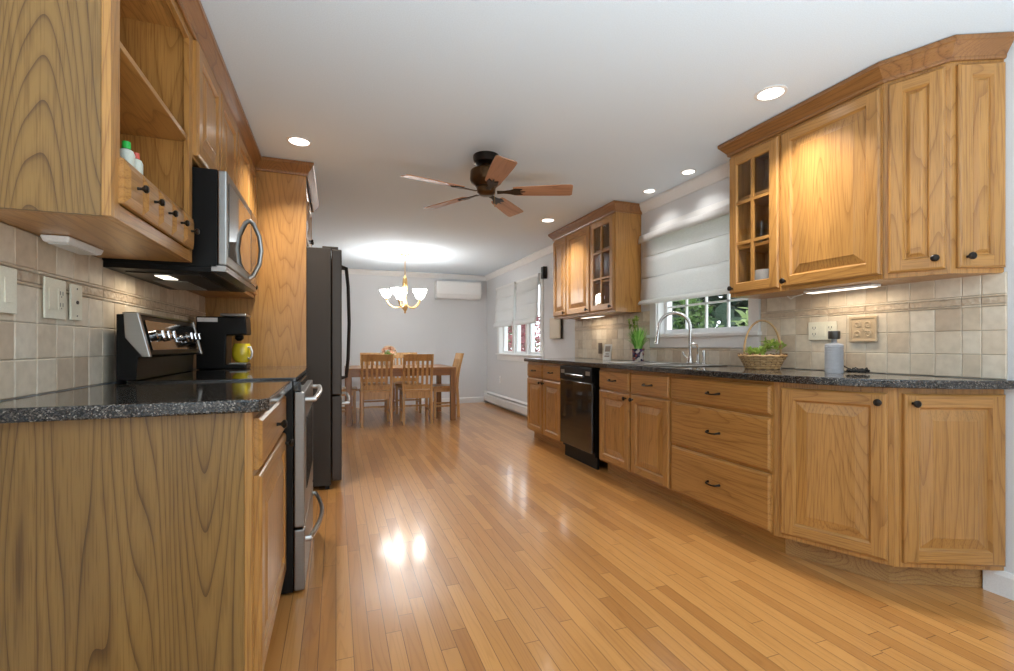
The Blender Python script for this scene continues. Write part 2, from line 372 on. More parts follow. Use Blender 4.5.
# tile backsplashes: separate bevelled tiles on a grout bed, with the relief border strip
def backsplash(name, rects, xface, sgn, bed_rects):
    b = MB(); rnd = random.Random(3)
    def tile(y0, y1, z0, z1, mat, tone, t=.008):
        g = .0013; c = .0025
        a = (y0+g, y1-g, z0+g, z1-g); bb = (y0+g+c, y1-g-c, z0+g+c, z1-g-c); x0, x1, x2 = xface, xface+sgn*(t-.002), xface+sgn*t
        vs = [(x0, a[0], a[2]), (x0, a[1], a[2]), (x0, a[1], a[3]), (x0, a[0], a[3]), (x1, a[0], a[2]), (x1, a[1], a[2]), (x1, a[1], a[3]), (x1, a[0], a[3]),
              (x2, bb[0], bb[2]), (x2, bb[1], bb[2]), (x2, bb[1], bb[3]), (x2, bb[0], bb[3])]
        b.add(vs, [(0,1,5,4),(1,2,6,5),(2,3,7,6),(3,0,4,7),(4,5,9,8),(5,6,10,9),(6,7,11,10),(7,4,8,11),(8,9,10,11),(3,2,1,0)], mat, tone=tone)
    for y0, y1, z0, z1, border, start in rects:
        rows = [.916, 1.0205, 1.125, 1.2295] ; bands = [(rows[i], rows[i+1], .1015, 0) for i in range(3)]
        bands += [(1.2295, 1.2395, .204, 1), (1.2395, 1.2705, .204, 2), (1.2705, 1.2805, .204, 1), (1.2805, 1.392, .1015, 0)]
        for za, zb, step, kind in bands:
            za2, zb2 = max(za, z0), min(zb, z1)
            if zb2-za2 < .006: continue
            y = start
            while y < y1:
                ya, yb = max(y, y0), min(y+step, y1)
                if yb-ya > .008: tile(ya, yb, za2, zb2, 1 if kind == 2 else 0, rnd.uniform(.05, 1), (.008, .012, .010)[kind])
                y += step
    o = b.build(name, [TILE, RELIEF]); struct(o)
    g = MB()
    for y0, y1, z0, z1 in bed_rects: g.box(min(xface, xface-sgn*.004), max(xface, xface-sgn*.004)+0, y0, y1, z0, z1)
    g2 = MB()
    for y0, y1, z0, z1 in bed_rects: g2.box(min(xface, xface+sgn*.0045), max(xface, xface+sgn*.0045), y0, y1, z0, z1)
    g2.build('grout_bed', GROUT, o)
    return o
backsplash('trim_3', [(1.20, 2.33, .916, 1.372, 1, 1.1663-.1015), (2.33, 3.50, .916, 1.04, 1, 2.3843-.203), (3.50, 4.90, .916, 1.372, 1, 3.399-.1015), (1.118, 1.20, .916, 1.372, 1, 1.118)],
           XR, -1, [(1.118, 2.33, .916, 1.372), (2.33, 3.50, .916, 1.04), (3.50, 4.90, .916, 1.372)])
backsplash('trim_4', [(1.40, 3.628, .916, 1.384, 1, 1.40-.05)], XL, 1, [(1.40, 3.628, .916, 1.384)])

# ================================================================== WINDOWS
def window(name, W, cols, rows, mull=None, apron=True):
    y0, y1, z0, z1 = W; xg = XR+.085
    b = MB(); cw = .085
    b.box(XR-.018, XR-.001, y0-cw, y0, z0-.01, z1+cw); b.box(XR-.018, XR-.001, y1, y1+cw, z0-.01, z1+cw); b.box(XR-.018, XR-.001, y0, y1, z1, z1+cw)
    for ya, yb, za, zb in [(y0, y0+.012, z0, z1), (y1-.012, y1, z0, z1), (y0, y1, z1-.012, z1), (y0, y1, z0, z0+.012)]: b.box(XR-.002, T, ya, yb, za, zb)
    fr = struct(b.build(name, WHITE, bevel=.002))
    MB().box(XR-.045, XR+.09, y0-cw-.015, y1+cw+.015, z0-.022, z0+.004).build('sill', WHITE, fr, bevel=.004)
    if apron: MB().box(XR-.018, XR-.001, y0-cw, y1+cw, z0-.105, z0-.022).build('apron', WHITE, fr, bevel=.002)
    spans = [(y0+.012, y1-.012)] if not mull else mull
    for ya, yb in spans:
        s = MB(); sw = .035
        s.box(xg-.02, xg+.02, ya, ya+sw, z0+.012, z1-.012); s.box(xg-.02, xg+.02, yb-sw, yb, z0+.012, z1-.012)
        s.box(xg-.02, xg+.02, ya+sw, yb-sw, z0+.012, z0+.012+sw); s.box(xg-.02, xg+.02, ya+sw, yb-sw, z1-.012-sw, z1-.012)
        sash = s.build('sash', VINYL, fr, bevel=.002)
        g = MB(); iy0, iy1, iz0, iz1 = ya+sw, yb-sw, z0+.012+sw, z1-.012-sw
        for i in range(1, cols): yy = iy0+(iy1-iy0)*i/cols; g.box(xg-.008, xg+.008, yy-.008, yy+.008, iz0, iz1)
        for i in range(1, rows): zz = iz0+(iz1-iz0)*i/rows; g.box(xg-.008, xg+.008, iy0, iy1, zz-.008, zz+.008)
        if g.v: g.build('muntin_grid', VINYL, sash)
        MB().box(xg-.002, xg+.002, iy0, iy1, iz0, iz1).build('pane', GLASS, sash)
    if mull:
        m = MB()
        for (a, b_), (c, d) in zip(mull, mull[1:]): m.box(XR+.03, T, b_, c, z0, z1)
        m.build('mullion', WHITE, fr)
window('window_1', W1, 4, 4)
window('window_2', W2, 1, 1, [(5.892, 6.44), (6.52, 7.0), (7.08, 7.608)])

# roman shades
def shade(name, label, y0, y1, prof, mat, group, folds, valance=None, cords=()):
    """prof: (offset from wall, z) top to bottom; swept along the wall"""
    t = thing(name, label, 'window shade', (XR, (y0+y1)/2, prof[-1][1]), 0, group)
    L = (y1-y0)/2; b = MB(); n = 13; zb = prof[-1][1]; vs = []; k = len(prof)
    pts = [(o, z-zb) for o, z in prof]
    for i in range(n):
        y = -L+2*L*i/(n-1); e = abs(y)/L
        for j, (o, z) in enumerate(pts):
            dy = .012*(e**6)*(1 if y > 0 else -1)*math.sin(j*1.3)
            vs.append((-o-.003*math.sin(y*9+j), y+dy*.5, z-.004*(1-e*e)*(1 if j == k-1 else .3)))
    fs = [(i*k+j, (i+1)*k+j, (i+1)*k+j+1, i*k+j+1) for i in range(n-1) for j in range(k-1)]
    b.add(vs, fs, 0, True); o = b.build('fabric', mat, t, sharp=50)
    md = o.modifiers.new('solid', 'SOLIDIFY'); md.thickness = .004; md.offset = 0
    hb = MB().box(-.045, -.022, -L, L, prof[0][1]-zb-.03, prof[0][1]-zb+.006); hb.build('headrail', WHITE, t)
    if valance:
        zt, zv = valance
        v = MB(); vs = []
        for i in range(n):
            y = -L-.012+(2*L+.024)*i/(n-1)
            for o_, z_ in ((.03, zt-zb), (.068, zt-zb-.004), (.075, (zt+zv)/2-zb), (.08, zv-zb)): vs.append((-o_-.002*math.sin(y*13), y, z_+.004*math.sin(y*7)))
        v.add(vs, [(i*4+j, (i+1)*4+j, (i+1)*4+j+1, i*4+j+1) for i in range(n-1) for j in range(3)], 0, True)
        vo = v.build('valance', mat, t, sharp=60); md = vo.modifiers.new('solid', 'SOLIDIFY'); md.thickness = .005
    for cy in cords:
        MB().tube([(-.09, cy-(y0+y1)/2, prof[0][1]-zb), (-.094, cy-(y0+y1)/2+.005, .25), (-.09, cy-(y0+y1)/2, .02)], .004, 6).build('cord', WPLAS, t)
    return t
def fold_prof(ztop, zbot, n, bulge, stack):
    p = [(.035, ztop)]; h = (ztop-zbot-stack)/n
    for i in range(n):
        z = ztop-h*i
        for f, o in ((.04, .1), (.3, .3), (.6, .6), (.93, 1.), (.985, 1.)): p.append((.036+bulge*o+.007*i, z-h*f))
        p.append((.036+.007*i+bulge*.1, z-h*.99))
    o = p[-1][0]
    p += [(o+.03, zbot+stack*.75), (o+.036, zbot+stack*.3), (o+.03, zbot)]
    return p
shade('roman_shade', 'wide grey linen roman shade half drawn over the window above the sink', 2.345, 3.555, fold_prof(2.05, 1.425, 3, .008, .045), SHADEK, None, 3, valance=(2.06, 1.985))
shade('roman_shade', 'pale roman shade farther from camera on the dining room window', 6.80, 7.70, fold_prof(2.05, 1.37, 3, .008, .09), SHADED, 'dining window shades', 3)
shade('roman_shade', 'pale roman shade nearer the wall cabinets on the dining room window', 5.87, 6.72, fold_prof(2.05, 1.37, 3, .008, .09), SHADED, 'dining window shades', 3)
t = thing('curtain_bracket', 'dark bracket with white cord high beside the dining window', 'bracket', (XR, 5.72, 1.50))
MB().box(-.06, -.001, -.035, .035, .46, .62).build('mount_plate', BRONZE, t, bevel=.003)
MB().tube([(-.065, .02, .55), (-.07, .03, .4), (-.068, .03, .2), (-.07, .045, .02), (-.06, .03, -.05)], .007, 6).build('cord', WPLAS, t)

# ================================================================== HARDWARE
def knob_mb():
    return MB().lathe([(0, 0), (.006, 0), (.005, .012), (.009, .016), (.015, .021), (.0155, .027), (.010, .032), (0, .033)], seg=16, axis='y').xf(Matrix.Scale(-1, 4, (0, 1, 0)))
def pull_mb(w=.085):
    b = MB(); h = w/2
    b.tube([(-h, 0, 0), (-h, -.012, 0), (-h*.8, -.026, -.003), (-h*.3, -.031, -.005), (h*.3, -.031, -.005), (h*.8, -.026, -.003), (h, -.012, 0), (h, 0, 0)], .005, 8, rads=[.008, .006, .0055, .0045, .0045, .0055, .006, .008])
    return b
KN = None; PU = None
def hardware(kind, parent, x, z, y=-.021):
    global KN, PU
    proto = KN if kind == 'knob' else PU
    if proto is None:
        o = (knob_mb() if kind == 'knob' else pull_mb()).build('knob' if kind == 'knob' else 'handle', BRONZE)
        if kind == 'knob': KN = o
        else: PU = o
    else:
        o = proto.copy(); C.objects.link(o)
    o.parent = parent; o.location = (x, y, z); return o

# ================================================================== CABINET DOORS
def rect_ring(w, h, i, y): return [(i, y, i), (w-i, y, i), (w-i, y, h-i), (i, y, h-i)]
def ring_faces(b, w, h, rings, cap=True):
    """rings: (inset, y); side quads take the vertical grain, top and bottom quads the horizontal"""
    for (i0, y0), (i1, y1) in zip(rings, rings[1:]):
        A, B = rect_ring(w, h, i0, y0), rect_ring(w, h, i1, y1)
        for k in range(4):
            k2 = (k+1) % 4; b.add([A[k], A[k2], B[k2], B[k]], [(0, 1, 2, 3)], 1 if k in (0, 2) else 0)
def merge(o, d=1e-5):
    b = bmesh.new(); b.from_mesh(o.data); bmesh.ops.remove_doubles(b, verts=b.verts, dist=d); bmesh.ops.recalc_face_normals(b, faces=b.faces); b.to_mesh(o.data); b.free()
def door(parent, x, z, w, h, knob=None, sw=.056, mats=None, y=0, rz=None, loc=None, hw='knob', name='door', inset=.042):
    """raised-panel door: front looks down local -y; origin at the lower left back corner"""
    b = MB(); s = sw
    b.add(rect_ring(w, h, 0, 0), [(0, 3, 2, 1)], 0)
    ring_faces(b, w, h, [(0, 0), (0, -.012), (.003, -.016), (.009, -.02)])
    e = .009
    def q(x0, x1, z0, z1, m): b.add([(x0, -.02, z0), (x1, -.02, z0), (x1, -.02, z1), (x0, -.02, z1)], [(0, 1, 2, 3)], m)
    q(e, s, e, h-e, 0); q(w-s, w-e, e, h-e, 0); q(s, w-s, e, s, 1); q(s, w-s, h-s, h-e, 1)
    ring_faces(b, w, h, [(s, -.02), (s+.003, -.0165), (s+.007, -.012), (s+.009, -.0085), (s+.013, -.0085)])
    pi = s+.013; i1 = min(s+.013+inset, w*.40)
    # panel: a bevelled field, vertical grain throughout
    A, B = rect_ring(w, h, pi, -.0085), rect_ring(w, h, i1, -.0185); D = rect_ring(w, h, i1+.002, -.0200)
    for k in range(4):
        k2 = (k+1) % 4; b.add([A[k], A[k2], B[k2], B[k]], [(0, 1, 2, 3)], 0); b.add([B[k], B[k2], D[k2], D[k]], [(0, 1, 2, 3)], 0)
    b.add(D, [(0, 1, 2, 3)], 0)
    o = b.build(name, mats or OAKW, parent, loc or (x, y, z), rz or 0); merge(o)
    if knob: hardware(hw, o, *knob)
    return o
def slab(parent, x, z, w, h, n=1, y=0, name='drawer', hw='handle', e=.011):
    b = MB()
    b.add(rect_ring(w, h, 0, 0), [(0, 3, 2, 1)], 1)
    for (i0, y0), (i1, y1) in zip([(0, 0), (0, -.011), (.004, -.013), (e, -.02)], [(0, -.011), (.004, -.013), (e, -.02)]):
        A, B = rect_ring(w, h, i0, y0), rect_ring(w, h, i1, y1)
        for k in range(4): b.add([A[k], A[(k+1) % 4], B[(k+1) % 4], B[k]], [(0, 1, 2, 3)], 1)
    b.add(rect_ring(w, h, e, -.02), [(0, 1, 2, 3)], 1)
    o = b.build(name, OAKW, parent, (x, y, z)); merge(o)
    if n: hardware(hw, o, w/2, h/2)
    return o
def glass_door(parent, x, z, w, h, knob, cols=2, rows=3):
    b = MB(); s = .056
    ring_faces(b, w, h, [(s, 0), (0, 0), (0, -.012), (.003, -.016), (.009, -.02)])
    e = .009
    def q(x0, x1, z0, z1, m): b.add([(x0, -.02, z0), (x1, -.02, z0), (x1, -.02, z1), (x0, -.02, z1)], [(0, 1, 2, 3)], m)
    q(e, s, e, h-e, 0); q(w-s, w-e, e, h-e, 0); q(s, w-s, e, s, 1); q(s, w-s, h-s, h-e, 1)
    ring_faces(b, w, h, [(s, -.02), (s+.004, -.016), (s+.007, -.009), (s+.007, -.006), (s, 0)])
    for i in range(1, cols): xx = s+(w-2*s)*i/cols; b.box(xx-.009, xx+.009, -.019, -.006, s+.004, h-s-.004, 0)
    for i in range(1, rows): zz = s+(h-2*s)*i/rows; b.box(s+.004, w-s-.004, -.0185, -.0065, zz-.009, zz+.009, 1)
    o = b.build('door', OAKW, parent, (x, 0, z)); merge(o)
    MB().box(s+.004, w-s-.004, -.0065, -.004, s+.004, h-s-.004).build('glass_pane', GLASS, o)
    hardware('knob', o, *knob); return o

def carcass(b, w, d, h, z0=0, t=.018):
    b.box(0, t, .018, d, z0, h, 0); b.box(w-t, w, .018, d, z0, h, 0)
    b.box(t, w-t, .018, d, z0, z0+t, 1); b.box(t, w-t, .018, d, h-t, h, 1); b.box(t, w-t, d-.006, d, z0+t, h-t, 0)
def face(b, w, h, z0, stiles, rails, sw=.04):
    """stiles: x centre list plus ends; rails: (za, zb)"""
    xs = [(0, sw)]+[(x-.02, x+.02) for x in stiles]+[(w-sw, w)]
    for x0, x1 in xs: b.box(x0, x1, 0, .018, z0, h, 0)
    for za, zb in rails:
        for (a0, a1), (c0, c1) in zip(xs, xs[1:]): b.box(a1, c0, .0005, .018, za, zb, 1)
R90, L90 = -PI/2, PI/2
def rc(y, z=0, upper=False): return (2.38 if upper else 2.07, y, z)
def lc(y, z=0, upper=False): return (-.53 if upper else -.215, y, z)
DR, DL = XR-2.07-.002, -.215-XL-.002
UR, ULD = XR-2.38-.002, -.53-XL-.002
BH = .877

# ---- right base run (local x runs from far to near)
def base(name, label, loc, rz, w, d, stiles, rails, group=None, ended=False):
    t = thing(name, label, 'cabinet', loc, rz, group); b = MB()
    carcass(b, w, d, BH, .105); face(b, w, BH, .105, stiles, rails)
    b.box(.0, w, .075, .093, 0, .105, 1); b.box(0, .016, .093, d, 0, .105, 1); b.box(w-.016, w, .093, d, 0, .105, 1)
    if ended: b.box(-.0125, 0, 0, .02, 0, BH)
    b.build('body', OAKW, t, bevel=.001, seg=1); return t
RAIL = [(.105, .135), (.68, .715), (.845, BH)]
t = base('base_cabinet', 'oak base cabinet with two doors at the dining room end of the long counter', rc(4.935), R90, .865, DR, [.4325], RAIL, 'base cabinets under the long counter')
for x0 in (.012, .4445):
    slab(t, x0, .712, .409, .145); door(t, x0, .118, .409, .578, knob=(.409-.03 if x0 < .1 else .03, .578-.035))
t = base('base_cabinet', 'oak base cabinet with two doors below the sink', rc(3.385), R90, .885, DR, [.4425], RAIL, 'base cabinets under the long counter')
for x0 in (.012, .4545):
    slab(t, x0, .712, .419, .145); door(t, x0, .118, .419, .578, knob=(.419-.03 if x0 < .1 else .03, .578-.035))
t = base('base_cabinet', 'oak base cabinet with three wide drawers stacked one above another', rc(2.498), R90, .762, DR, [], [(.105, .135), (.395, .43), (.68, .715), (.845, BH)], 'base cabinets under the long counter')
slab(t, .012, .712, .738, .145); slab(t, .012, .425, .738, .268); slab(t, .012, .118, .738, .29)
# angled end cabinet
def ngon_wall(b, pts, z0, z1, mat=0): b.prism(pts, z0, z1, 'z', mat)
t = thing('corner_cabinet', 'oak angled base cabinet with two tall doors closing the counter end', 'cabinet', (2.40, 1.45, 0))
O = Vector((2.40, 1.45))
PA, PB, PC = Vector((2.07, 1.734)), Vector((2.262, 1.312)), Vector((2.658, 1.128))
b = MB(); poly = [tuple(p-O) for p in (PA, PB, PC, Vector((2.658, 1.734)))]
b.prism(poly, .105, BH, 'z', 0)
ta, tb, tc_ = PA+Vector((.075, 0)), PB+Vector((.055, .052)), PC+Vector((0, .07))
b.prism([tuple(p-O) for p in (ta, tb, tc_, Vector((2.658, 1.734)))], 0, .105, 'z', 1)
b.build('body', [OAKV, oak('oak_toe_kick', 'x', (.42, .235, .085), (.25, .12, .04))], t, bevel=.001, seg=1)
def angled_door(t, P, Q, O, z, h, m0, m1, knobside, mats=None, sw=.056, kz=None):
    dv = (Q-P); L = dv.length; u = dv/L; rz = math.atan2(u.y, u.x)
    p = P+u*m0-O; w_ = L-m0-m1
    kx = .03 if knobside == 'l' else w_-.03
    return door(t, 0, 0, w_, h, knob=(kx, kz if kz is not None else h-.04), loc=(p.x, p.y, z), rz=rz, mats=mats, sw=sw)
angled_door(t, PA, PB, O, .128, .725, .028, .022, 'r')
angled_door(t, PB, PC, O, .128, .725, .030, .006, 'l')

# ---- right wall cabinets
UB, UT = 1.368, 2.30
def upper(name, label, loc, rz, w, d, h, stiles, group, hollow=False, shelves=0, rails=None):
    t = thing(name, label, 'cabinet', loc, rz, group); b = MB()
    carcass(b, w, d, h); face(b, w, h, 0, stiles, rails or [(0, .03), (h-.05, h)])
    b.build('body', OAKW, t, bevel=.001, seg=1)
    for i in range(shelves):
        MB().box(.019, w-.019, .04, d-.008, h*(i+1)/(shelves+1)-.009, h*(i+1)/(shelves+1)+.009).build('shelf', OAKH, t)
    return t
UG = 'wall cabinets above the long counter'; UH = UT-UB
t = upper('wall_cabinet', 'oak wall cabinet with two solid doors nearest the dining window', rc(4.895, UB, 1), R90, .832, UR, UH, [.33], UG)
door(t, .006, .022, .318, .865, knob=(.318-.028, .03), sw=.05); door(t, .338, .022, .488, .865, knob=(.488-.03, .03))
t = upper('wall_cabinet', 'oak wall cabinet with a lit glass door left of the sink window', rc(4.06, UB, 1), R90, .43, UR, UH, [], UG, shelves=2)
glass_door(t, .012, .022, .406, .865, (.406-.03, .03))
t = upper('wall_cabinet', 'oak wall cabinet with a glass door right of the sink window', rc(2.318, UB, 1), R90, .368, UR, UH, [], UG, shelves=2)
glass_door(t, .006, .022, .352, .865, (.03, .03))
t = upper('wall_cabinet', 'oak wall cabinet with one broad door above the grey bottle', rc(1.948, UB, 1), R90, .522, UR, UH, [], UG)
door(t, .006, .022, .510, .865, knob=(.03, .03))
t = thing('corner_wall_cabinet', 'oak angled wall cabinet with two narrow doors ending the upper run', 'cabinet', (2.55, 1.3, UB))
O = Vector((2.55, 1.3)); QA, QB, QC = Vector((2.38, 1.424)), Vector((2.467, 1.217)), Vector((2.658, 1.128))
b = MB().prism([tuple(p-O) for p in (QA, QB, QC, Vector((2.658, 1.424)))], 0, UH, 'z', 0); b.build('body', OAKV, t, bevel=.001, seg=1)
angled_door(t, QA, QB, O, .022, .865, .018, .016, 'r', sw=.05, kz=.045)
angled_door(t, QB, QC, O, .022, .865, .020, .006, 'l', sw=.05, kz=.045)
OCP2 = [(.001, ZC-.004), (.001, 2.272), (.010, 2.272), (.013, 2.28), (.013, 2.288), (.020, 2.298), (.036, 2.318), (.046, 2.332), (.052, 2.336), (.052, ZC-.004)]
def crown(label, path, side): return tag(MB().sweep(path, [(max(o, .001), z) for o, z in OCP2], side).build('cabinet_crown', CROWN, bevel=.0008, seg=1), label, 'crown moulding')
crown('oak crown moulding angling over the wall cabinets at right', [(2.658, 2.32), (2.38, 2.32), (2.38, 1.424), (2.467, 1.217), (2.658, 1.128)], 1)
crown('oak crown moulding over the wall cabinets left of the sink window', [(2.658, 4.897), (2.38, 4.897), (2.38, 3.628), (2.658, 3.628)], 1)

# ---- left base run
t = base('base_cabinet', 'oak base cabinet with broad plain end panel facing the camera', lc(1.452), L90, .706, DL, [], RAIL, None, True)
slab(t, .012, .712, .685, .145, hw='knob'); door(t, .012, .118, .685, .578, knob=(.685-.05, .578-.035))
MB().box(.0, .012, .0205, DL, 0, .879).xf(Matrix.Translation((-.0125, 0, 0))).build('end_panel', PANEL, t)
t = base('base_cabinet', 'oak base cabinet tucked between the range and the tall panel', lc(2.934), L90, .69, DL, [], RAIL)
slab(t, .012, .712, .666, .145, hw='knob'); door(t, .012, .118, .666, .578, knob=(.03, .578-.035))
# ---- left wall run
LB = 1.385; LH = UT-LB
t = thing('open_shelf_cabinet', 'oak wall cabinet with open shelves over a row of small drawers', 'cabinet', lc(1.452, LB, 1), L90)
b = MB(); w_ = .69; d_ = ULD
carcass(b, w_, d_, LH); face(b, w_, LH, 0, [], [(0, .042), (LH-.06, LH)])
b.box(-.0125, 0, 0, .02, 0, LH); b.box(.018, w_-.018, .018, d_-.006, .155, .173, 1); b.box(.04, w_-.04, .001, .018, .155, .173, 1)
b.build('body', OAKW, t, bevel=.001, seg=1)
MB().box(-.012, 0, .0205, d_, 0, LH).xf(Matrix.Translation((-.0005, 0, 0))).build('end_panel', PANEL, t)
MB().box(.019, w_-.019, .006, d_-.007, .463, .481).build('shelf', OAKH, t, bevel=.001)
dw = (w_-.06)/5
for i in range(5):
    x0 = .03+dw*i; o = slab(t, x0, .045, dw-.003, .118, n=0, e=.022)
    hardware('knob', o, (dw-.003)/2, .059).scale = (.72, .8, .72)
t = upper('wall_cabinet', 'oak wall cabinet with two short doors above the microwave', lc(2.146, 1.80, 1), L90, .80, ULD, UT-1.80, [.40], 'wall cabinets on the left wall')
door(t, .008, .012, .390, .455, knob=(.36, .03)); door(t, .402, .012, .390, .455, knob=(.03, .03))
t = upper('wall_cabinet', 'oak wall cabinet with two tall doors between microwave and tall panel', lc(2.948, LB, 1), L90, .678, ULD, LH, [.42], 'wall cabinets on the left wall')
door(t, .008, .022, .405, .85, knob=(.375, .03)); door(t, .42, .022, .250, .85, knob=(.03, .03), sw=.05)
tag(MB().box(-.828, -.20, 3.628, 3.648, 0, UT).build('tall_panel', OAKV, bevel=.001), 'tall oak panel standing between the counter and the refrigerator', 'panel')
t = upper('wall_cabinet', 'oak wall cabinet high over the refrigerator', (-.225, 3.65, 1.86), L90, .93, .60, UT-1.86, [.465], 'wall cabinets on the left wall')
door(t, .008, .012, .452, .395, knob=(.42, .03)); door(t, .47, .012, .452, .395, knob=(.03, .03))
crown('oak crown moulding running along the left wall cabinets', [(-.828, 1.438), (-.53, 1.438), (-.53, 3.625), (-.199, 3.625), (-.199, 4.582), (-.828, 4.582)], 1)

# ================================================================== COUNTERTOPS
def slab_top(faces_pts, name, z0, z1, label):
    """faces_pts share vertices where they touch; extruded to a slab with eased edges"""
    bm = bmesh.new(); cache = {}
    def V(p):
        k = (round(p[0], 5), round(p[1], 5))
        if k not in cache: cache[k] = bm.verts.new((p[0], p[1], z1))
        return cache[k]
    fs = [bm.faces.new([V(p) for p in poly]) for poly in faces_pts]
    r = bmesh.ops.extrude_face_region(bm, geom=fs)
    for v in [g for g in r['geom'] if isinstance(g, bmesh.types.BMVert)]: v.co.z = z0
    bmesh.ops.recalc_face_normals(bm, faces=bm.faces)
    me = bpy.data.meshes.new(name); bm.to_mesh(me); bm.free(); me.materials.append(GRAN)
    o = bpy.data.objects.new(name, me); C.objects.link(o)
    md = o.modifiers.new('bevel', 'BEVEL'); md.width = .006; md.segments = 3; md.limit_method = 'ANGLE'; md.angle_limit = math.radians(50)
    return tag(o, label, 'countertop')
CT0, CT1 = .878, .915
xf, xb = 2.025, 2.649; hx0, hx1, hy0, hy1 = 2.15, 2.53, 2.56, 3.34
def bez(p0, p1, p2, p3, n=12):
    out = []
    for i in range(n+1):
        t_ = i/n; a = 1-t_; out.append(tuple(a**3*p0[k]+3*a*a*t_*p1[k]+3*a*t_*t_*p2[k]+t_**3*p3[k] for k in (0, 1)))
    return out
curve = bez((xf, 1.86), (xf+.02, 1.52), (2.15, 1.22), (xb, 1.085))
slab_top([[(xf, 4.96), (xf, hy1), (hx0, hy1), (hx1, hy1), (xb, hy1), (xb, 4.96)],
          [(xf, hy1), (xf, hy0), (hx0, hy0), (hx0, hy1)],
          [(hx1, hy1), (hx1, hy0), (xb, hy0), (xb, hy1)],
          [(xf, hy0)]+curve+[(xb, hy0), (hx1, hy0), (hx0, hy0)]], 'countertop', CT0, CT1, 'long dark speckled granite countertop with the sink set in it')
slab_top([[(-.82, 1.405), (-.195, 1.405), (-.172, 1.43), (-.172, 2.157), (-.82, 2.157)]], 'countertop', CT0+.002, CT1, 'dark speckled granite countertop nearest the camera on the left')
slab_top([[(-.82, 2.933), (-.172, 2.933), (-.172, 3.626), (-.82, 3.626)]], 'countertop', CT0, CT1, 'short granite countertop under the coffee maker')

# ================================================================== APPLIANCES
# dishwasher
t = thing('dishwasher', 'black dishwasher built in under the long counter', 'dishwasher', (2.07, 3.76, 0), R90)
hw_ = .297
MB().box(-hw_, hw_, .0, .56, .105, .87).build('body', BLACKM, t)
MB().box(-hw_, hw_, -.032, -.001, .135, .735).build('door', BLACK, t, bevel=.004)
o = MB().box(-hw_, hw_, -.036, -.001, .74, .868).build('control_panel', BLACKM, t, bevel=.004)
MB().box(-.17, .17, -.05, -.0365, .772, .80).build('latch_handle', BLACK, o, bevel=.006)
for x0 in (-.27, .20): MB().box(x0, x0+.07, -.0385, -.0365, .80, .835).build('button', STEEL, o)
MB().box(-hw_, hw_, .02, .04, .0, .13).build('kick_plate', BLACKM, t)
# range
t = thing('range', 'stainless electric range with black glass cooktop on the left', 'range', (-.17, 2.545, 0), L90)
hw_ = .378
MB().box(-hw_, hw_, .0, .645, .012, .905).build('body', BLACKM, t, bevel=.003)
for sx in (-1, 1):
    for yy in (.05, .6): MB().lathe([(.018, 0), (.018, .012)], sx*.33, yy, 0, 12).build('foot', BLACKM, t)
o = MB().box(-hw_, hw_, -.012, .58, .906, .924).build('cooktop', BLACK, t, bevel=.003)
o = MB().box(-hw_, hw_, -.045, -.002, .285, .862).build('oven_door', RSTEEL, t, bevel=.006)
MB().box(-.27, .27, -.048, -.0455, .42, .74).build('door_glass', BLACK, o)
def bow(x0, x1, z, out, y0=-.045, sag=.02):
    n = 10; return [(x0, y0, z)]+[(x0+(x1-x0)*i/n, y0-out-sag*math.sin(PI*i/n), z) for i in range(n+1)]+[(x1, y0, z)]
MB().tube(bow(-.34, .34, .825, .035, sag=.012), .012, 10).build('handle', STEEL, o)
o = MB().box(-hw_, hw_, -.045, -.002, .014, .275).build('storage_drawer', RSTEEL, t, bevel=.006)
MB().tube(bow(-.33, .33, .215, .018, sag=.04), .010, 10, flat=1.3).build('handle', STEEL, o)
MB().box(-hw_, hw_, -.03, -.002, .866, .905).build('trim_strip', BLACK, t)
# backguard: profile in (y, z)
o = MB().prism([(.612, .925), (.612, 1.18), (.548, 1.18), (.512, 1.022), (.545, 1.012), (.55, .925)], -hw_, hw_, 'x').build('backguard', BLACKM, t, bevel=.003)
for x0, x1 in ((-hw_-.002, -hw_+.02), (hw_-.02, hw_+.002)):
    MB().prism([(.585, 1.09), (.59, 1.188), (.543, 1.188), (.503, 1.014), (.53, 1.014)], x0, x1, 'x').build('end_cap', STEEL, o, bevel=.004)
ang = math.atan2(.036, .158)
MB().prism([(.60, 1.181), (.60, 1.188), (.543, 1.188), (.546, 1.181)], -hw_+.02, hw_-.02, 'x').build('top_trim', STEEL, o)
MB().box(-.33, .33, -.004, 0, -.06, .06).build('control_glass', BLACK, o, (0, .5275, 1.10), rot=(-ang, 0, 0))
for x0 in (-.27, -.20, -.13, .13, .20, .27):
    MB().lathe([(0, 0), (.021, 0), (.022, .012), (.017, .016), (.016, .03), (0, .031)], axis='y', seg=18).xf(Matrix.Scale(-1, 4, (0, 1, 0))).box(-.004, .004, -.036, -.028, -.016, .016).build('control_knob', CHROME, o, (x0, .523, 1.10), rot=(-ang, 0, 0))
# microwave
t = thing('microwave', 'stainless over-the-range microwave hung below the short cabinets', 'microwave', (-.45, 2.545, 1.355), L90)
MB().box(-hw_, hw_, 0, .376, 0.02, .415).box(-hw_, hw_, .02, .376, .0, .02).build('body', BLACKM, t, bevel=.002)
o = MB().box(-hw_, .20, -.034, -.001, .03, .415).build('door', STEEL, t, bevel=.006)
MB().box(-hw_+.035, .165, -.037, -.0345, .07, .375).build('door_glass', MWGLASS, o, bevel=.002)
MB().tube([(.13, -.036, .045), (.13, -.055, .06), (.13, -.082, .12), (.13, -.09, .19), (.13, -.082, .26), (.13, -.055, .325), (.13, -.036, .34)], .011, 10).build('handle', STEEL, o)
o = MB().box(.203, hw_, -.034, -.001, .03, .415).build('control_panel', BLACK, t, bevel=.004)
MB().box(-hw_, hw_, -.03, .02, .005, .028).build('bottom_trim', STEEL, t)
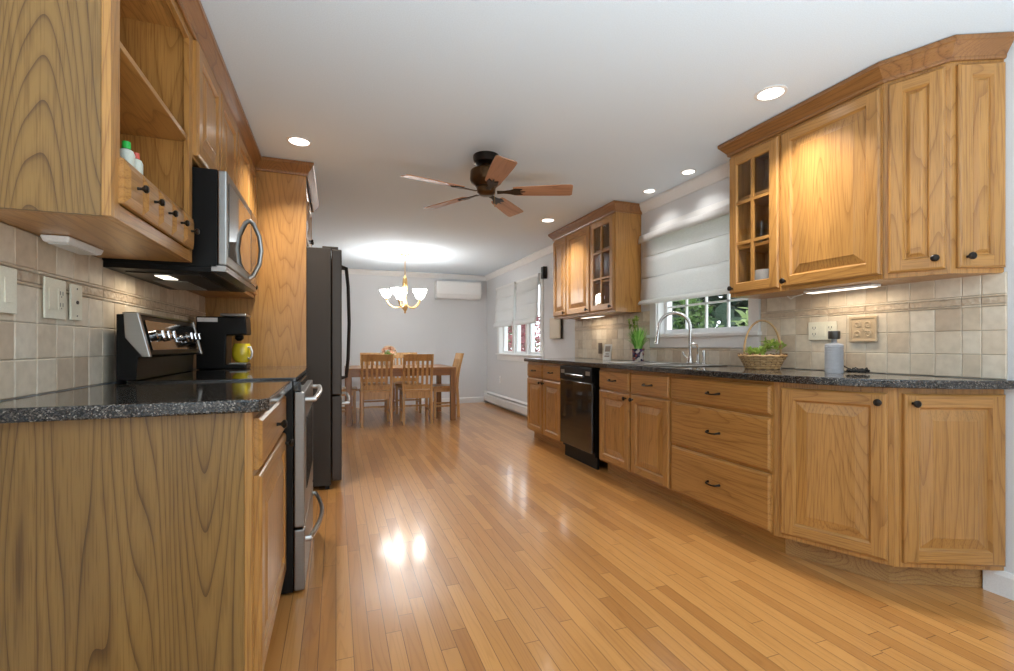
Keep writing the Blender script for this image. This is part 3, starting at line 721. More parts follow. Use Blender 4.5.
MB().box(-.30, .30, .08, .33, -.006, -.0005).build('vent_panel', DSTEEL, t)
g = MB()
for i in range(9): g.box(-.06+.04*i-.014, -.06+.04*i+.014, .18, .31, -.009, -.0065)
g.build('filter_grille', STEEL, t)
MB().box(-.25, -.13, .20, .25, -.009, -.0065).build('lamp_lens', BARLENS, t)
area('microwave_lamp', (-.19, .225, -.012), (0, 0, 0), .12, .05, .8, (1, .85, .65), t)
# refrigerator
t = thing('refrigerator', 'dark stainless french door refrigerator beyond the tall oak panel', 'refrigerator', (-.035, 4.12, 0), L90)
hw_ = .455
MB().box(-hw_, hw_, .0, .74, .03, 1.775).build('body', DSIDE, t, bevel=.004)
MB().box(-hw_+.02, hw_-.02, .01, .04, 0, .03).build('base_grille', BLACKM, t)
MB().box(-hw_+.01, -hw_+.09, -.05, .06, 1.7755, 1.79).box(hw_-.09, hw_-.01, -.05, .06, 1.7755, 1.79).build('hinge_cover', DSIDE, t, bevel=.002)
for s_, x0, x1 in ((-1, -hw_, -.002), (1, .002, hw_)):
    o = MB().box(x0, x1, -.075, -.004, .695, 1.77).build('door', DSTEEL, t, bevel=.008)
    xx = s_*.045
    MB().tube([(xx, -.076, .79), (xx, -.115, .80), (xx, -.13, .95), (xx, -.138, 1.25), (xx, -.13, 1.55), (xx, -.115, 1.70), (xx, -.076, 1.71)], .013, 10).build('handle', DSTEEL, o)
o = MB().box(-hw_, hw_, -.075, -.004, .06, .685).build('freezer_drawer', DSTEEL, t, bevel=.008)
MB().tube(bow(-.40, .40, .625, .045, y0=-.076, sag=.012), .013, 10).build('handle', STEEL, o)

# coffee maker and mug
t = thing('coffee_maker', 'black single-cup coffee maker with silver lid on the left counter', 'coffee maker', (-.645, 3.30, CT1+.001), L90)
b = MB(); prof = [(.155, 0), (.155, .318), (-.15, .318), (-.158, .21), (-.03, .205), (-.025, .03), (-.155, .03), (-.155, 0)]
b.prism([(y*.85, z) for y, z in prof], -.085, .085, 'x'); b.build('body', BLACKM, t, bevel=.008, seg=3)
MB().box(-.083, .083, -.132, .01, .319, .338).build('lid', STEEL, t, bevel=.008, seg=3)
MB().box(-.0875, -.0855, .02, .125, .285, .31).build('water_tank', WPLAS, t)
MB().box(-.06, .06, -.130, -.035, .031, .037).build('drip_tray', STEEL, t)
MB().lathe([(.022, 0), (.026, -.02), (.012, -.035)], 0, -.08, .208, 16).build('nozzle', BLACKM, t)
t = thing('mug', 'round yellow mug under the coffee maker spout', 'mug', (-.55, 3.30, CT1+.039), -.7)
YEL = plain('yellow_glaze', (.72, .55, .025), .2, coat=.5)
MB().lathe([(0, .001), (.034, .001), (.050, .022), (.056, .055), (.053, .09), (.043, .118), (.040, .118), (.049, .09), (.052, .055), (.045, .024), (0, .006)], seg=28).build('cup', YEL, t)
MB().tube([(.051, 0, .095), (.068, 0, .097), (.082, 0, .07), (.080, 0, .042), (.066, 0, .025), (.051, 0, .028)], .006, 8).build('handle', WPLAS, t)
# shelf bottles
def bottle(label, x, y, z, h, r, col, cap):
    t = thing('bottle', label, 'bottle', (x, y, z), 0, 'bottles on the open shelf')
    MB().lathe([(0, 0), (r, 0), (r, h*.55), (r*.8, h*.68), (r*.4, h*.74), (0, h*.74)], seg=18).build('bottle_body', col, t)
    MB().lathe([(0, h*.742), (r*.55, h*.742), (r*.5, h), (0, h)], seg=16).build('cap', cap, t)
zs = LB+.174
GLZ = plain('pale_plastic', (.62, .66, .58), .3)
bottle('small pale bottle with bright green cap on the open shelf', -.558, 1.612, zs, .078, .020, GLZ, plain('green_cap', (.02, .45, .06), .4))
bottle('small pale bottle with red cap on the open shelf', -.552, 1.662, zs, .066, .017, GLZ, plain('red_cap', (.62, .10, .07), .4))
# device under the shelf cabinet
t = thing('under_cabinet_light', 'white plastic light fixture below the open shelf cabinet', 'light fixture', (-.775, 1.85, LB-.001), 0)
MB().box(-.030, .030, -.105, .105, -.020, 0, top=(-.036, .036, -.112, .112)).build('housing', WPLAS, t, bevel=.005)
MB().box(-.024, .024, -.09, .09, -.023, -.0205).build('lens', plain('frosted_lens', (.75, .75, .72), .3), t)

# ================================================================== SINK AND FAUCET
t = thing('kitchen_sink', 'stainless double-bowl sink set in the long counter', 'sink', (2.34, 2.95, CT1+.0005), 0)
SX0, SX1, SY0, SY1 = -.185, .185, -.385, .385
b = MB(); r = .025; zt = .008
for x0, x1, y0, y1 in ((SX0-r, SX0, SY0-r, SY1+r), (SX1, SX1+.055, SY0-r, SY1+r), (SX0, SX1, SY0-r, SY0), (SX0, SX1, SY1, SY1+r), (SX0, SX1, -.015, .015)): b.box(x0, x1, y0, y1, 0, zt)
b.build('rim', STEEL, t, bevel=.003)
for y0, y1 in ((SY0+.001, -.016), (.016, SY1-.001)):
    x0, x1 = SX0+.001, SX1-.001; k = .02; z0 = -.18
    v = [(x0, y0, 0), (x1, y0, 0), (x1, y1, 0), (x0, y1, 0), (x0+k, y0+k, z0), (x1-k, y0+k, z0), (x1-k, y1-k, z0), (x0+k, y1-k, z0)]
    o = MB().add(v, [(0, 1, 5, 4), (1, 2, 6, 5), (2, 3, 7, 6), (3, 0, 4, 7), (4, 5, 6, 7)]).build('bowl', STEEL, t)
    md = o.modifiers.new('solid', 'SOLIDIFY'); md.thickness = .002; md.offset = 0
    MB().lathe([(0, 0), (.04, 0), (.04, .004), (.02, .003), (0, .003)], 0, (y0+y1)/2, z0+.002, 20).build('drain', CHROME, o)
NICK = brushed('brushed_nickel', (.60, .59, .57), .25)
t = thing('faucet', 'brushed nickel gooseneck pull-down faucet behind the sink', 'faucet', (2.55, 2.87, CT1+.009), 0)
MB().lathe([(.03, 0), (.03, .006), (.022, .012), (.02, .05), (.017, .055)], seg=20).build('base', NICK, t)
pts = [(0, 0, .05), (0, 0, .275)]+[(-.115+.115*math.cos(a), .01*(1-math.cos(a)), .275+.115*math.sin(a)) for a in [PI*i/12 for i in range(1, 12)]]+[(-.232, .02, .24)]
Mz = Matrix.Rotation(math.radians(-38), 4, 'Z')
MB().tube(pts, .0125, 12).xf(Mz).build('neck', NICK, t)
MB().tube([(-.232, .02, .243), (-.240, .02, .185), (-.244, .02, .15)], .016, 12, rads=[.014, .017, .019]).xf(Mz).build('spray_head', NICK, t)
MB().tube([(0, .02, .035), (0, .05, .045), (.0, .085, .085)], .007, 8).build('handle', NICK, t)
t = thing('soap_dispenser', 'small nickel soap dispenser with curved spout next to the faucet', 'soap dispenser', (2.56, 2.80, CT1+.009), 0)
MB().lathe([(.02, 0), (.02, .005), (.012, .012), (.011, .07), (0, .072)], seg=16).build('base', NICK, t)
MB().tube([(0, 0, .065), (0, 0, .12), (-.01, .005, .145), (-.035, .02, .15), (-.055, .03, .135)], .007, 8).build('spout', NICK, t)
tag(MB().lathe([(.02, 0), (.02, .005), (.013, .01), (.013, .085), (.010, .10), (0, .102)], seg=16).build('side_sprayer', NICK, None, (2.565, 2.745, CT1+.009)), 'small upright nickel sprayer right of the soap dispenser', 'sprayer')

# ================================================================== COUNTER ITEMS
# potted plant
t = thing('potted_plant', 'bright green grassy plant in a small mosaic pot beside the sink', 'plant', (2.545, 3.52, CT1+.001), 0); t.scale = (1, 1, 1.1)
MB().lathe([(0, 0), (.046, 0), (.05, .01), (.053, .085), (.056, .095), (.056, .105), (.048, .105), (.046, .09), (0, .09)], seg=28).build('pot', MOSAIC, t)
rnd = random.Random(5)
def blades(n, h0, h1, rr, spread, wd, z0, rnd, xmax=9):
    b = MB()
    for _ in range(n):
        a = rnd.uniform(0, 2*PI); r0 = rnd.uniform(0, rr); h = rnd.uniform(h0, h1); sp = rnd.uniform(.2, 1)*spread
        d = Vector((math.cos(a), math.sin(a), 0)); p = d*r0+Vector((0, 0, z0)); q = Vector((-d.y, d.x, 0)); vs = []
        for i in range(5):
            f = i/4; c = p+d*sp*f*f+Vector((0, 0, h*(f-.18*f*f*sp/spread))); w2 = wd*(1-f)**.6*(.5+.5*min(1, f*4)); vs += [c-q*w2, c+q*w2]
        b.add([(min(v.x, xmax), v.y, v.z) for v in vs], [(2*i, 2*i+1, 2*i+3, 2*i+2) for i in range(4)], 0, False, rnd.uniform(.02, 1))
    return b
blades(190, .11, .23, .035, .115, .007, .09, rnd, .085).build('leaves', LEAFG, t)
b = MB()
for k in range(9):
    a = rnd.uniform(0, 2*PI); R = rnd.uniform(.02, .09); c = Vector((math.cos(a)*R*.5-.03, math.sin(a)*R+.05, rnd.uniform(.26, .36)))
    for j in range(16):
        dd = Vector((rnd.uniform(-1, 1), rnd.uniform(-1, 1), rnd.uniform(-.4, .8))).normalized()*.034; s_ = dd.cross(Vector((0, 0, 1)))
        s_ = s_.normalized()*.009; b.add([c, c+dd*.5+s_, c+dd, c+dd*.5-s_], [(0, 1, 2, 3)], 0, False, rnd.uniform(.1, 1))
    b.tube([(c.x*.3, c.y*.3, .09), (c.x*.6, c.y*.6, .2), tuple(c)], .0018, 5)
b.build('flower_stems', LEAFY, t)
# photo card in a stand
t = thing('photo_card', 'pale upright photo card leaning near the backsplash beside the plant', 'card', (2.52, 4.0, CT1+.001), math.radians(-68))
PAPER = plain('card_paper', (.90, .87, .80), .6); INK = plain('card_picture', (.42, .34, .27), .6)
lean = Matrix.Rotation(math.radians(-12), 4, 'X')
MB().box(-.045, .045, -.003, .003, 0, .16).xf(lean).build('card_front', PAPER, t)
MB().box(-.03, .03, -.0045, -.0035, .085, .14).box(-.028, .028, -.0045, -.0035, .03, .045).box(-.02, .02, -.0045, -.0035, .055, .066).xf(lean).build('picture_print', INK, t)
MB().prism([(.004, 0), (.075, 0), (.02, .10)], -.003, .003, 'x').build('easel_back', PAPER, t)
# basket
t = thing('basket', 'wicker basket with tall hoop handle on the counter by the window', 'basket', (2.46, 2.15, CT1+.001), math.radians(-45)); t.scale = (1.12, 1.12, 1.08)
WICK = plain('wicker', (.40, .25, .11), .7, bump=.6, bscale=140); WICKD = plain('dark_wicker', (.20, .11, .05), .7, bump=.6, bscale=140)
b = MB()
for k in range(6):
    z = .008+.0135*k; R = .072+.030*(k/5)**1.2
    b.tube([(R*1.12*math.cos(a), R*.85*math.sin(a), z+.003*math.sin(a*11+k*PI)) for a in [2*PI*i/44 for i in range(45)]], .0075, 6)
b.build('weave', WICK, t)
b = MB()
for k in range(22):
    a = 2*PI*k/22; b.tube([(.070*1.12*math.cos(a), .07*.85*math.sin(a), .003), (.088*1.12*math.cos(a), .088*.85*math.sin(a), .045), (.106*1.12*math.cos(a), .106*.85*math.sin(a), .088)], .005, 5)
b.lathe([(0, .0), (.072, .0), (.072, .006), (0, .006)], seg=24, sx=1.12, sy=.85); b.build('stakes', WICKD, t)
MB().tube([(.088*math.cos(a), .0, .075+.20*math.sin(a)**.85) for a in [PI*i/24 for i in range(25)]], .0055, 8).build('hoop_handle', WICK, t)
b = MB(); rnd = random.Random(9)
for k in range(260):
    a = rnd.uniform(0, 2*PI); R = .085*math.sqrt(rnd.random()); c = Vector((R*math.cos(a)*1.05+.012, R*math.sin(a)*.8, .075+.06*rnd.random()*(1-R*6)+.035*(math.cos(a) > 0)))
    dd = Vector((rnd.uniform(-1, 1), rnd.uniform(-1, 1), rnd.uniform(-.3, 1))).normalized()*.03; s_ = dd.cross(Vector((.3, .2, 1))).normalized()*.009
    b.add([c, c+dd*.5+s_, c+dd, c+dd*.5-s_], [(0, 1, 2, 3)], 0, False, rnd.uniform(.05, 1))
b.build('greenery', LEAFY, t)
# grey canister with black cap
t = thing('bottle', 'grey ribbed bottle with dark cap standing on the right counter', 'bottle', (2.44, 1.695, CT1+.001), 0); t.scale = (1, 1, 1.07)
GREY = plain('grey_ceramic', (.34, .34, .35), .45)
pr = [(0, 0), (.041, 0), (.041, .008)]
for i in range(16): pr += [(.042, .010+.0078*i), (.0405, .0135+.0078*i)]
pr += [(.041, .137), (.038, .142), (.022, .145), (.012, .15), (.012, .168), (0, .168)]
MB().lathe([(max(r, 0), z) for r, z in pr], seg=32).build('bottle_body', GREY, t, sharp=20)
MB().lathe([(.0, .166), (.026, .166), (.027, .17), (.027, .202), (.025, .205), (0, .205)], seg=24).build('cap', plain('dark_cap', (.035, .028, .02), .35), t)
# cord bundle
pts = []
rnd = random.Random(2)
for i in range(60):
    a = i*.62; R = .034+.012*math.sin(i*.9); pts.append((R*math.cos(a)*1.25, R*math.sin(a), .008+.006*(1+math.sin(i*1.7))+.01*(i % 7 == 0)))
pts += [(.04, .05, .012), (.02, .075, .03), (-.03, .08, .055), (-.05, .07, .04), (-.055, .055, .006)]
tag(MB().tube(pts, .0032, 6).build('charging_cord', RUBBER, None, (2.52, 1.63, CT1+.001), 0), 'black coiled charging cord lying beside the grey bottle', 'cord')

# dishes behind the glass door right of the sink window
CLEAR = glass('drinking_glass_clear', (.93, .96, .96)); PORC = plain('white_porcelain', (.80, .79, .76), .2, coat=.4)
tag(MB().lathe([(0, 0), (.028, 0), (.034, .15), (.0325, .15), (.027, .006), (0, .006)], seg=24).build('drinking_glass', CLEAR, None, (2.50, 2.19, UB+UH/3+.0105)), 'clear drinking glass on the shelf behind the glass door at right', 'glass')
for k, lab in enumerate(('bottom pale bowl of the nested stack behind the glass door', 'middle pale bowl of the nested stack behind the glass door', 'top pale bowl of the nested stack behind the glass door')):
    tag(MB().lathe([(0, 0), (.036, 0), (.038, .008), (.062, .035), (.078, .08), (.075, .08), (.059, .037), (.034, .0125), (0, .0115)], seg=32).build('bowl', PORC, None, (2.475, 2.14, UB+.0195+.026*k)), lab, 'bowl', 'bowls in the glass cabinet')

# ================================================================== WALL PLATES
def plate(name, label, y, z, wy, hz, side, mats, items, group=None, cat='wall plate'):
    """items: ('rocker'|'toggle'|'outlet'|'jack', dy)"""
    x = XR-.0135 if side > 0 else XL+.0135
    t = thing(name, label, cat, (x, y, z), R90 if side > 0 else L90, group)
    MB().box(-wy/2, wy/2, -.006, 0, -hz/2, hz/2).build('plate', mats, t, bevel=.002)
    D_ = plain('slot_dark', (.08, .07, .06), .6)
    for k, dx in items:
        if k == 'rocker': MB().box(dx-.016, dx+.016, -.009, -.0063, -.033, .033, top=(dx-.016, dx+.016, -.0075, -.0063)).build('rocker', mats, t, bevel=.001)
        if k == 'outlet':
            o = MB().box(dx-.017, dx+.017, -.008, -.0063, -.034, .034).build('socket_face', mats, t, bevel=.001)
            s = MB()
            for dz in (-.018, .018):
                s.box(dx-.009, dx-.006, -.0087, -.0082, dz-.005, dz+.007); s.box(dx+.006, dx+.009, -.0087, -.0082, dz-.005, dz+.007); s.box(dx-.002, dx+.002, -.0087, -.0082, dz-.012, dz-.008)
            s.build('slot', D_, o)
        if k == 'jack': MB().lathe([(.006, 0), (.006, .003), (0, .003)], axis='y', seg=12).xf(Matrix.Translation((dx, -.0095, 0))).build('jack', D_, t)
        if k in ('jack', 'blank'):
            MB().lathe([(.003, 0), (.003, .001)], axis='y', seg=8).xf(Matrix.Translation((dx, -.0075, .045))).lathe([(.003, 0), (.003, .001)], dx, -.0075, -.045, 8, 'y').build('screw', D_, t)
plate('switch_plate', 'cream rocker switch plate farthest left on the left backsplash', 1.605, 1.206, .075, .122, -1, CREAM, [('rocker', 0)], cat='switch')
plate('outlet_plate', 'cream double plate with outlet in the middle of three on the left backsplash', 1.828, 1.204, .115, .124, -1, CREAM, [('rocker', -.024), ('outlet', .026)], cat='outlet')
plate('jack_plate', 'narrow cream plate with one round jack nearest the range on the left backsplash', 1.952, 1.203, .072, .118, -1, CREAM, [('jack', 0)], cat='wall plate')
plate('outlet_plate', 'cream triple plate on the right backsplash behind the grey bottle', 1.905, 1.145, .165, .105, 1, CREAM, [('outlet', -.045), ('rocker', 0.005), ('outlet', .05)], cat='outlet')
plate('outlet_plate', 'small white outlet plate on grey wall above the baseboard heater', 7.55, .48, .07, .115, 1, WPLAS, [('outlet', 0)], cat='outlet')
plate('outlet_plate', 'dark outlet on the backsplash behind the photo card', 4.32, 1.03, .07, .115, 1, plain('brown_plate', (.12, .08, .05), .5), [('outlet', 0)], cat='outlet')
# decorative relief tile
t = thing('relief_tile', 'square tan tile with raised scrollwork on the right backsplash', 'decorative tile', (XR-.0135, 1.68, 1.148), R90)
TAN = plain('tan_relief', (.56, .43, .28), .5, bump=.3, bscale=90)
b = MB().box(-.068, .068, -.008, 0, -.068, .068)
for x0, x1, z0, z1 in ((-.068, .068, .056, .068), (-.068, .068, -.068, -.056), (-.068, -.056, -.056, .056), (.056, .068, -.056, .056)): b.box(x0, x1, -.014, -.008, z0, z1)
b.build('tile_slab', TAN, t, bevel=.002)
b = MB()
for k in range(4):
    cx, cz = (-.026 if k % 2 else .026), (-.026 if k < 2 else .026)
    b.tube([(cx+(.006+.012*i/14)*math.cos(i*.62+k*PI/2), -.0105, cz+(.006+.012*i/14)*math.sin(i*.62+k*PI/2)) for i in range(15)], .0036, 6)
b.lathe([(0, 0), (.008, 0), (.006, .006), (0, .007)], 0, -.015, 0, 10, 'y'); b.build('scrollwork', TAN, t)
# wall box beyond the wall cabinets
t = thing('wall_box', 'cream flat box with dark edge on the wall below the upper cabinets', 'wall box', (XR-.002, 5.37, 1.145), R90)
MB().box(-.15, .15, -.03, 0, 0, .27).build('back_box', BRONZE, t, bevel=.003)
MB().box(-.148, .148, -.042, -.0305, .002, .268).build('front_cover', plain('cream_board', (.66, .58, .46), .6), t, bevel=.002)

# baseboard heater
t = thing('baseboard_heater', 'long white baseboard heater along the dining room wall', 'heater', (XR-.001, 6.66, .0), R90)
hl = 1.66
MB().prism([(0, .02), (-.012, .02), (-.012, .2), (0, .215)], -hl, hl, 'x').build('back_panel', WHITE, t)
MB().prism([(-.062, .045), (-.068, .05), (-.068, .152), (-.058, .172), (-.055, .17), (-.062, .15)], -hl+.03, hl-.03, 'x').build('front_cover', WHITE, t)
MB().prism([(-.012, .198), (-.05, .188), (-.05, .193), (-.012, .214)], -hl+.03, hl-.03, 'x').build('top_damper', WHITE, t)
MB().box(-hl+.03, hl-.03, -.054, -.0125, .05, .15).build('fins', BLACKM, t)
for x0 in (-hl, hl-.03): MB().box(x0, x0+.03, -.07, -.0125, 0, .214).build('end_cap', WHITE, t, bevel=.002)

# ================================================================== AIR CONDITIONER
t = thing('air_conditioner', 'white ductless air conditioner mounted high on the back wall', 'air conditioner', (2.08, YB-.001, 1.895), 0)
MB().prism([(0, .0), (0, .32), (-.19, .32), (-.215, .30), (-.215, .10), (-.17, .02), (-.10, 0)], -.41, .41, 'x').build('housing', WPLAS, t, bevel=.01, seg=3)
MB().box(-.39, .39, -.222, -.2155, .12, .295).build('front_panel', WPLAS, t, bevel=.004)
MB().prism([(-.218, .095), (-.173, .012), (-.180, .010), (-.224, .09)], -.38, .38, 'x').build('louver', WPLAS, t)

# ================================================================== CEILING LIGHTS
def downlight(label, x, y, r, watts):
    t = thing('recessed_light', label, 'ceiling light', (x, y, ZC-.0005), 0, 'recessed ceiling lights')
    MB().lathe([(r*.78, -.001), (r*.80, -.006), (r, -.004), (r, 0), (r*.78, 0)], seg=32).build('trim_ring', WHITE, t)
    MB().lathe([(0, -.004), (r*.775, -.004), (r*.775, -.001), (0, -.001)], seg=32, smooth=False).build('lens', LENS, t)
    area('lamp', (0, 0, -.012), (0, 0, 0), r*1.4, r*1.4, watts, (1, .965, .92), t, 'DISK', math.radians(110))
downlight('round recessed ceiling light above the left cabinets', -.22, 3.236, .075, DOWN_W)
downlight('round recessed ceiling light nearest the upper cabinets at right', 2.10, 1.784, .075, DOWN_W)
downlight('small recessed ceiling light over the sink window, nearer the camera', 2.47, 2.80, .055, DOWN_W*.1)
downlight('small recessed ceiling light over the sink window, nearer the far cabinets', 2.47, 3.26, .055, DOWN_W*.1)
downlight('round recessed ceiling light in front of the far wall cabinets', 2.06, 4.385, .075, DOWN_W)
def bar(label, y, l, x=2.52, z=UB):
    t = thing('under_cabinet_light', label, 'light fixture', (x, y, z-.001), 0)
    MB().box(-.035, .035, -l/2, l/2, -.012, 0).build('housing', WPLAS, t, bevel=.003)
    MB().box(-.026, .026, -l/2+.012, l/2-.012, -.014, -.0125).build('lens', BARLENS, t)
    area('lamp', (0, 0, -.018), (0, 0, 0), .05, l-.03, BAR_W, (1, .82, .60), t)
    return t
t = bar('lit light bar under the broad-door wall cabinet at right', 1.72, .36)
MB().tube([(0, .21, -.012), (.0, .26, -.02), (.02, .30, -.03), (.03, .33, -.012)], .004, 6).build('cord', WPLAS, t)
bar('lit light bar under the wall cabinets left of the sink', 4.28, .40)

# ================================================================== CEILING FAN
t = thing('ceiling_fan', 'dark bronze ceiling fan with five reddish wood blades', 'ceiling fan', (.967, 3.05, ZC-.0005), 0)
MB().lathe([(.0, 0), (.088, 0), (.09, -.01), (.084, -.05), (.06, -.062), (0, -.062)], seg=32).build('canopy', BRONZE, t)
MB().lathe([(0, -.06), (.034, -.06), (.034, -.085), (.085, -.09), (.108, -.107), (.112, -.16), (.104, -.185), (.078, -.205), (.07, -.215), (0, -.215)], seg=36).build('motor_housing', BRASSD, t)
MB().lathe([(0, -.213), (.06, -.213), (.066, -.225), (.062, -.255), (.045, -.268), (0, -.271)], seg=28).build('switch_housing', BRASSD, t)
MB().tube([(.05, -.03, -.255), (.052, -.032, -.33)], .0015, 5).lathe([(0, -.33), (.005, -.335), (.005, -.35), (0, -.355)], .052, -.032, 0, 8).build('pull_chain', GOLD, t)
blade = None
for k in range(5):
    a = math.radians(48+72*k)
    if blade is None:
        out = []
        for x_, w2 in ((.185, .045), (.21, .052), (.35, .060), (.50, .066), (.575, .066), (.588, .055)): out.append((x_, w2))
        poly = [(x_, -w2) for x_, w2 in out]+[(x_, w2) for x_, w2 in reversed(out)]
        bl = MB().prism(poly, -.003, .003).build('blade', BLADE, t, bevel=.002)
        ir = MB().prism([(.075, -.018), (.12, -.014), (.16, -.022), (.20, -.038), (.25, -.032), (.225, -.008), (.27, 0), (.225, .008), (.25, .032), (.20, .038), (.16, .022), (.12, .014), (.075, .018)], -.009, -.0032).build('blade_iron', BRONZE, bl, bevel=.001)
        blade = bl
    else:
        bl = blade.copy(); C.objects.link(bl); ir2 = blade.children[0].copy(); C.objects.link(ir2); ir2.parent = bl; bl.parent = t
    bl.location = (0, 0, -.246); bl.rotation_euler = (math.radians(-13), 0, a); bl.rotation_mode = 'XYZ'

# ================================================================== CHANDELIER
t = thing('chandelier', 'five-arm gold chandelier with white glass shades over the dining table', 'chandelier', (.92, 6.71, ZC-.0005), 0)
MB().lathe([(0, 0), (.065, 0), (.066, -.008), (.05, -.02), (.02, -.028), (0, -.03)], seg=28).build('canopy', GOLD, t)
MB().tube([(0, 0, -.028), (0, 0, -.34)], .007, 10).build('stem', GOLD, t)
MB().lathe([(0, -.30), (.012, -.31), (.03, -.35), (.036, -.42), (.032, -.50), (.016, -.55), (.012, -.64), (.03, -.69), (.04, -.74), (.03, -.79), (.012, -.815), (.016, -.83), (0, -.85)], seg=24).build('center_column', GOLD, t)
for k in range(5):
    a = 2*PI*k/5+.45; ca, sa = math.cos(a), math.sin(a); P = lambda r_, z_: (r_*ca, r_*sa, z_)
    arm = MB().tube([P(.03, -.72), P(.08, -.76), P(.15, -.765), P(.21, -.73), P(.25, -.68), P(.255, -.645)], .008, 8).build('arm', GOLD, t)
    MB().lathe([(.0, 0), (.02, 0), (.03, .012), (.02, .02), (0, .02)], *P(.255, -.65), 16).build('cup', GOLD, arm)
    pr = [(.022, 0), (.050, .018), (.066, .05), (.076, .08), (.100, .108)]
    MB().lathe(pr+[(r_-.004, z_) for r_, z_ in reversed(pr)], *P(.255, -.628), 24).build('lamp_shade', SHADEGL, arm)
    l = bpy.data.lights.new('bulb', 'POINT'); l.energy = BULB_W; l.color = (1, .94, .86); l.shadow_soft_size = .03
    lo = bpy.data.objects.new('bulb', l); C.objects.link(lo); lo.parent = arm; lo.location = P(.255, -.49)

# ================================================================== DINING SET
t = thing('dining_table', 'rectangular wooden dining table with square legs under the chandelier', 'table', (.86, 6.97, 0), 0)
hx, hy = .74, .52
MB().box(-hx, hx, -hy, hy, .725, .755).build('tabletop', TABLEW, t, bevel=.004)
MB().box(-hx+.07, hx-.07, -hy+.02, -hy+.042, .64, .724).box(-hx+.07, hx-.07, hy-.042, hy-.02, .64, .724).box(-hx+.02, -hx+.042, -hy+.07, hy-.07, .64, .724).box(hx-.042, hx-.02, -hy+.07, hy-.07, .64, .724).build('apron', TABLEW, t)
LEGW = oak('table_leg_wood', 'z', (.34, .155, .048), (.2, .085, .025), rings=8)
for sx in (-1, 1):
    for sy in (-1, 1):
        MB().box(sx*(hx-.04)-.036, sx*(hx-.04)+.036, sy*(hy-.04)-.036, sy*(hy-.04)+.036, 0, .7245).build('leg', LEGW, t, bevel=.003)
def make_chair():
    """back at local -y: the sitter looks toward +y"""
    t = thing('dining_chair', '', 'chair', (0, 0, 0), 0, 'dining chairs around the table')
    MB().prism([(-.215, .2), (.215, .2), (.19, -.19), (-.19, -.19)], .44, .468).build('seat', CHAIRW, t, bevel=.006)
    MB().box(-.17, .17, .14, .16, .38, .4395).box(-.16, .16, -.175, -.155, .35, .4395).box(-.185, -.165, -.15, .14, .38, .4395).box(.165, .185, -.15, .14, .38, .4395).build('seat_apron', CHAIRW, t)
    for sx in (-1, 1):
        MB().box(sx*.18-.018, sx*.18+.018, .14, .176, 0, .439).build('leg', CHAIRW, t, bevel=.002)
        b = MB(); pr = [(-.165, -.205, 0), (-.165, -.20, .44), (-.165, -.21, .55), (-.19, -.235, .75), (-.235, -.28, .945)]
        side = [(-.17, 0), (-.165, .25), (-.155, .44), (-.165, .58), (-.195, .75), (-.25, .945), (-.278, .945), (-.228, .75), (-.2, .58), (-.192, .44), (-.205, .25), (-.215, 0)]
        b.prism(side, sx*.185-.016, sx*.185+.016, 'x'); b.build('rear_leg', CHAIRW, t, bevel=.002)
    MB().prism([(-.24, .945), (-.218, .855), (-.238, .853), (-.265, .945)], -.168, .168, 'x').build('top_rail', CHAIRW, t, bevel=.003)
    MB().prism([(-.164, .535), (-.159, .475), (-.182, .475), (-.187, .535)], -.168, .168, 'x').build('lower_rail', CHAIRW, t, bevel=.002)
    for i in range(5):
        x_ = -.124+.062*i
        MB().prism([(-.166, .53), (-.185, .66), (-.226, .86), (-.238, .86), (-.198, .66), (-.18, .53)], x_-.015, x_+.015, 'x').build('slat', CHAIRW, t)
    MB().box(-.165, .165, .148, .168, .2, .225).box(-.19, -.17, -.17, .14, .16, .185).box(.17, .19, -.17, .14, .16, .185).build('stretcher', CHAIRW, t)
    return t
c0 = make_chair()
spots = [((.50, 6.49, 0), 0, 'dining chair at left of the two whose backs face the camera'),
         ((1.03, 6.47, 0), 0, 'dining chair at right of the two whose backs face the camera'),
         ((.56, 7.50, 0), PI, 'dining chair on the far side of the table beneath the flowers'),
         ((1.06, 7.50, 0), PI, 'dining chair on the far side of the table nearer the window'),
         ((1.51, 6.92, 0), PI/2, 'dining chair at the table end toward the window, seen side-on'),
         ((.08, 6.86, 0), -PI/2, 'dining chair at the table end half hidden by the refrigerator')]
for i, (p, r_, lab) in enumerate(spots):
    if i == 0: c0.location = p; c0.rotation_euler.z = r_; c0['label'] = lab
    else: dup(c0, p, r_, lab)
# centrepiece
t = thing('flower_arrangement', 'small peach and cream flower arrangement on the dining table', 'flowers', (.72, 6.95, .756), 0)
MB().lathe([(0, 0), (.05, 0), (.07, .03), (.075, .07), (.06, .11), (.055, .11), (.068, .07), (.06, .03), (0, .01)], seg=24).build('vase', plain('cream_vase', (.7, .6, .45), .35), t)
PET = leafmat('petals', (.75, .40, .24), (.85, .72, .52), .1); b = MB(); rnd = random.Random(4)
for k in range(26):
    a = rnd.uniform(0, 2*PI); el = rnd.uniform(-.1, 1.4); c = Vector((.10*math.cos(a)*math.cos(el), .10*math.sin(a)*math.cos(el), .19+.10*math.sin(el))); tn = rnd.uniform(.05, 1)
    n_ = (c-Vector((0, 0, .17))).normalized()
    for j in range(8):
        u = n_.orthogonal().normalized(); u = Matrix.Rotation(j*PI/4, 3, n_) @ u; s_ = n_.cross(u)*.016
        b.add([c, c+u*.018+s_+n_*.012, c+u*.036+n_*.008, c+u*.018-s_+n_*.012], [(0, 1, 2, 3)], 0, False, tn)
b.build('blooms', PET, t)
blades(60, .10, .18, .05, .12, .008, .09, rnd).build('foliage', LEAFG, t)

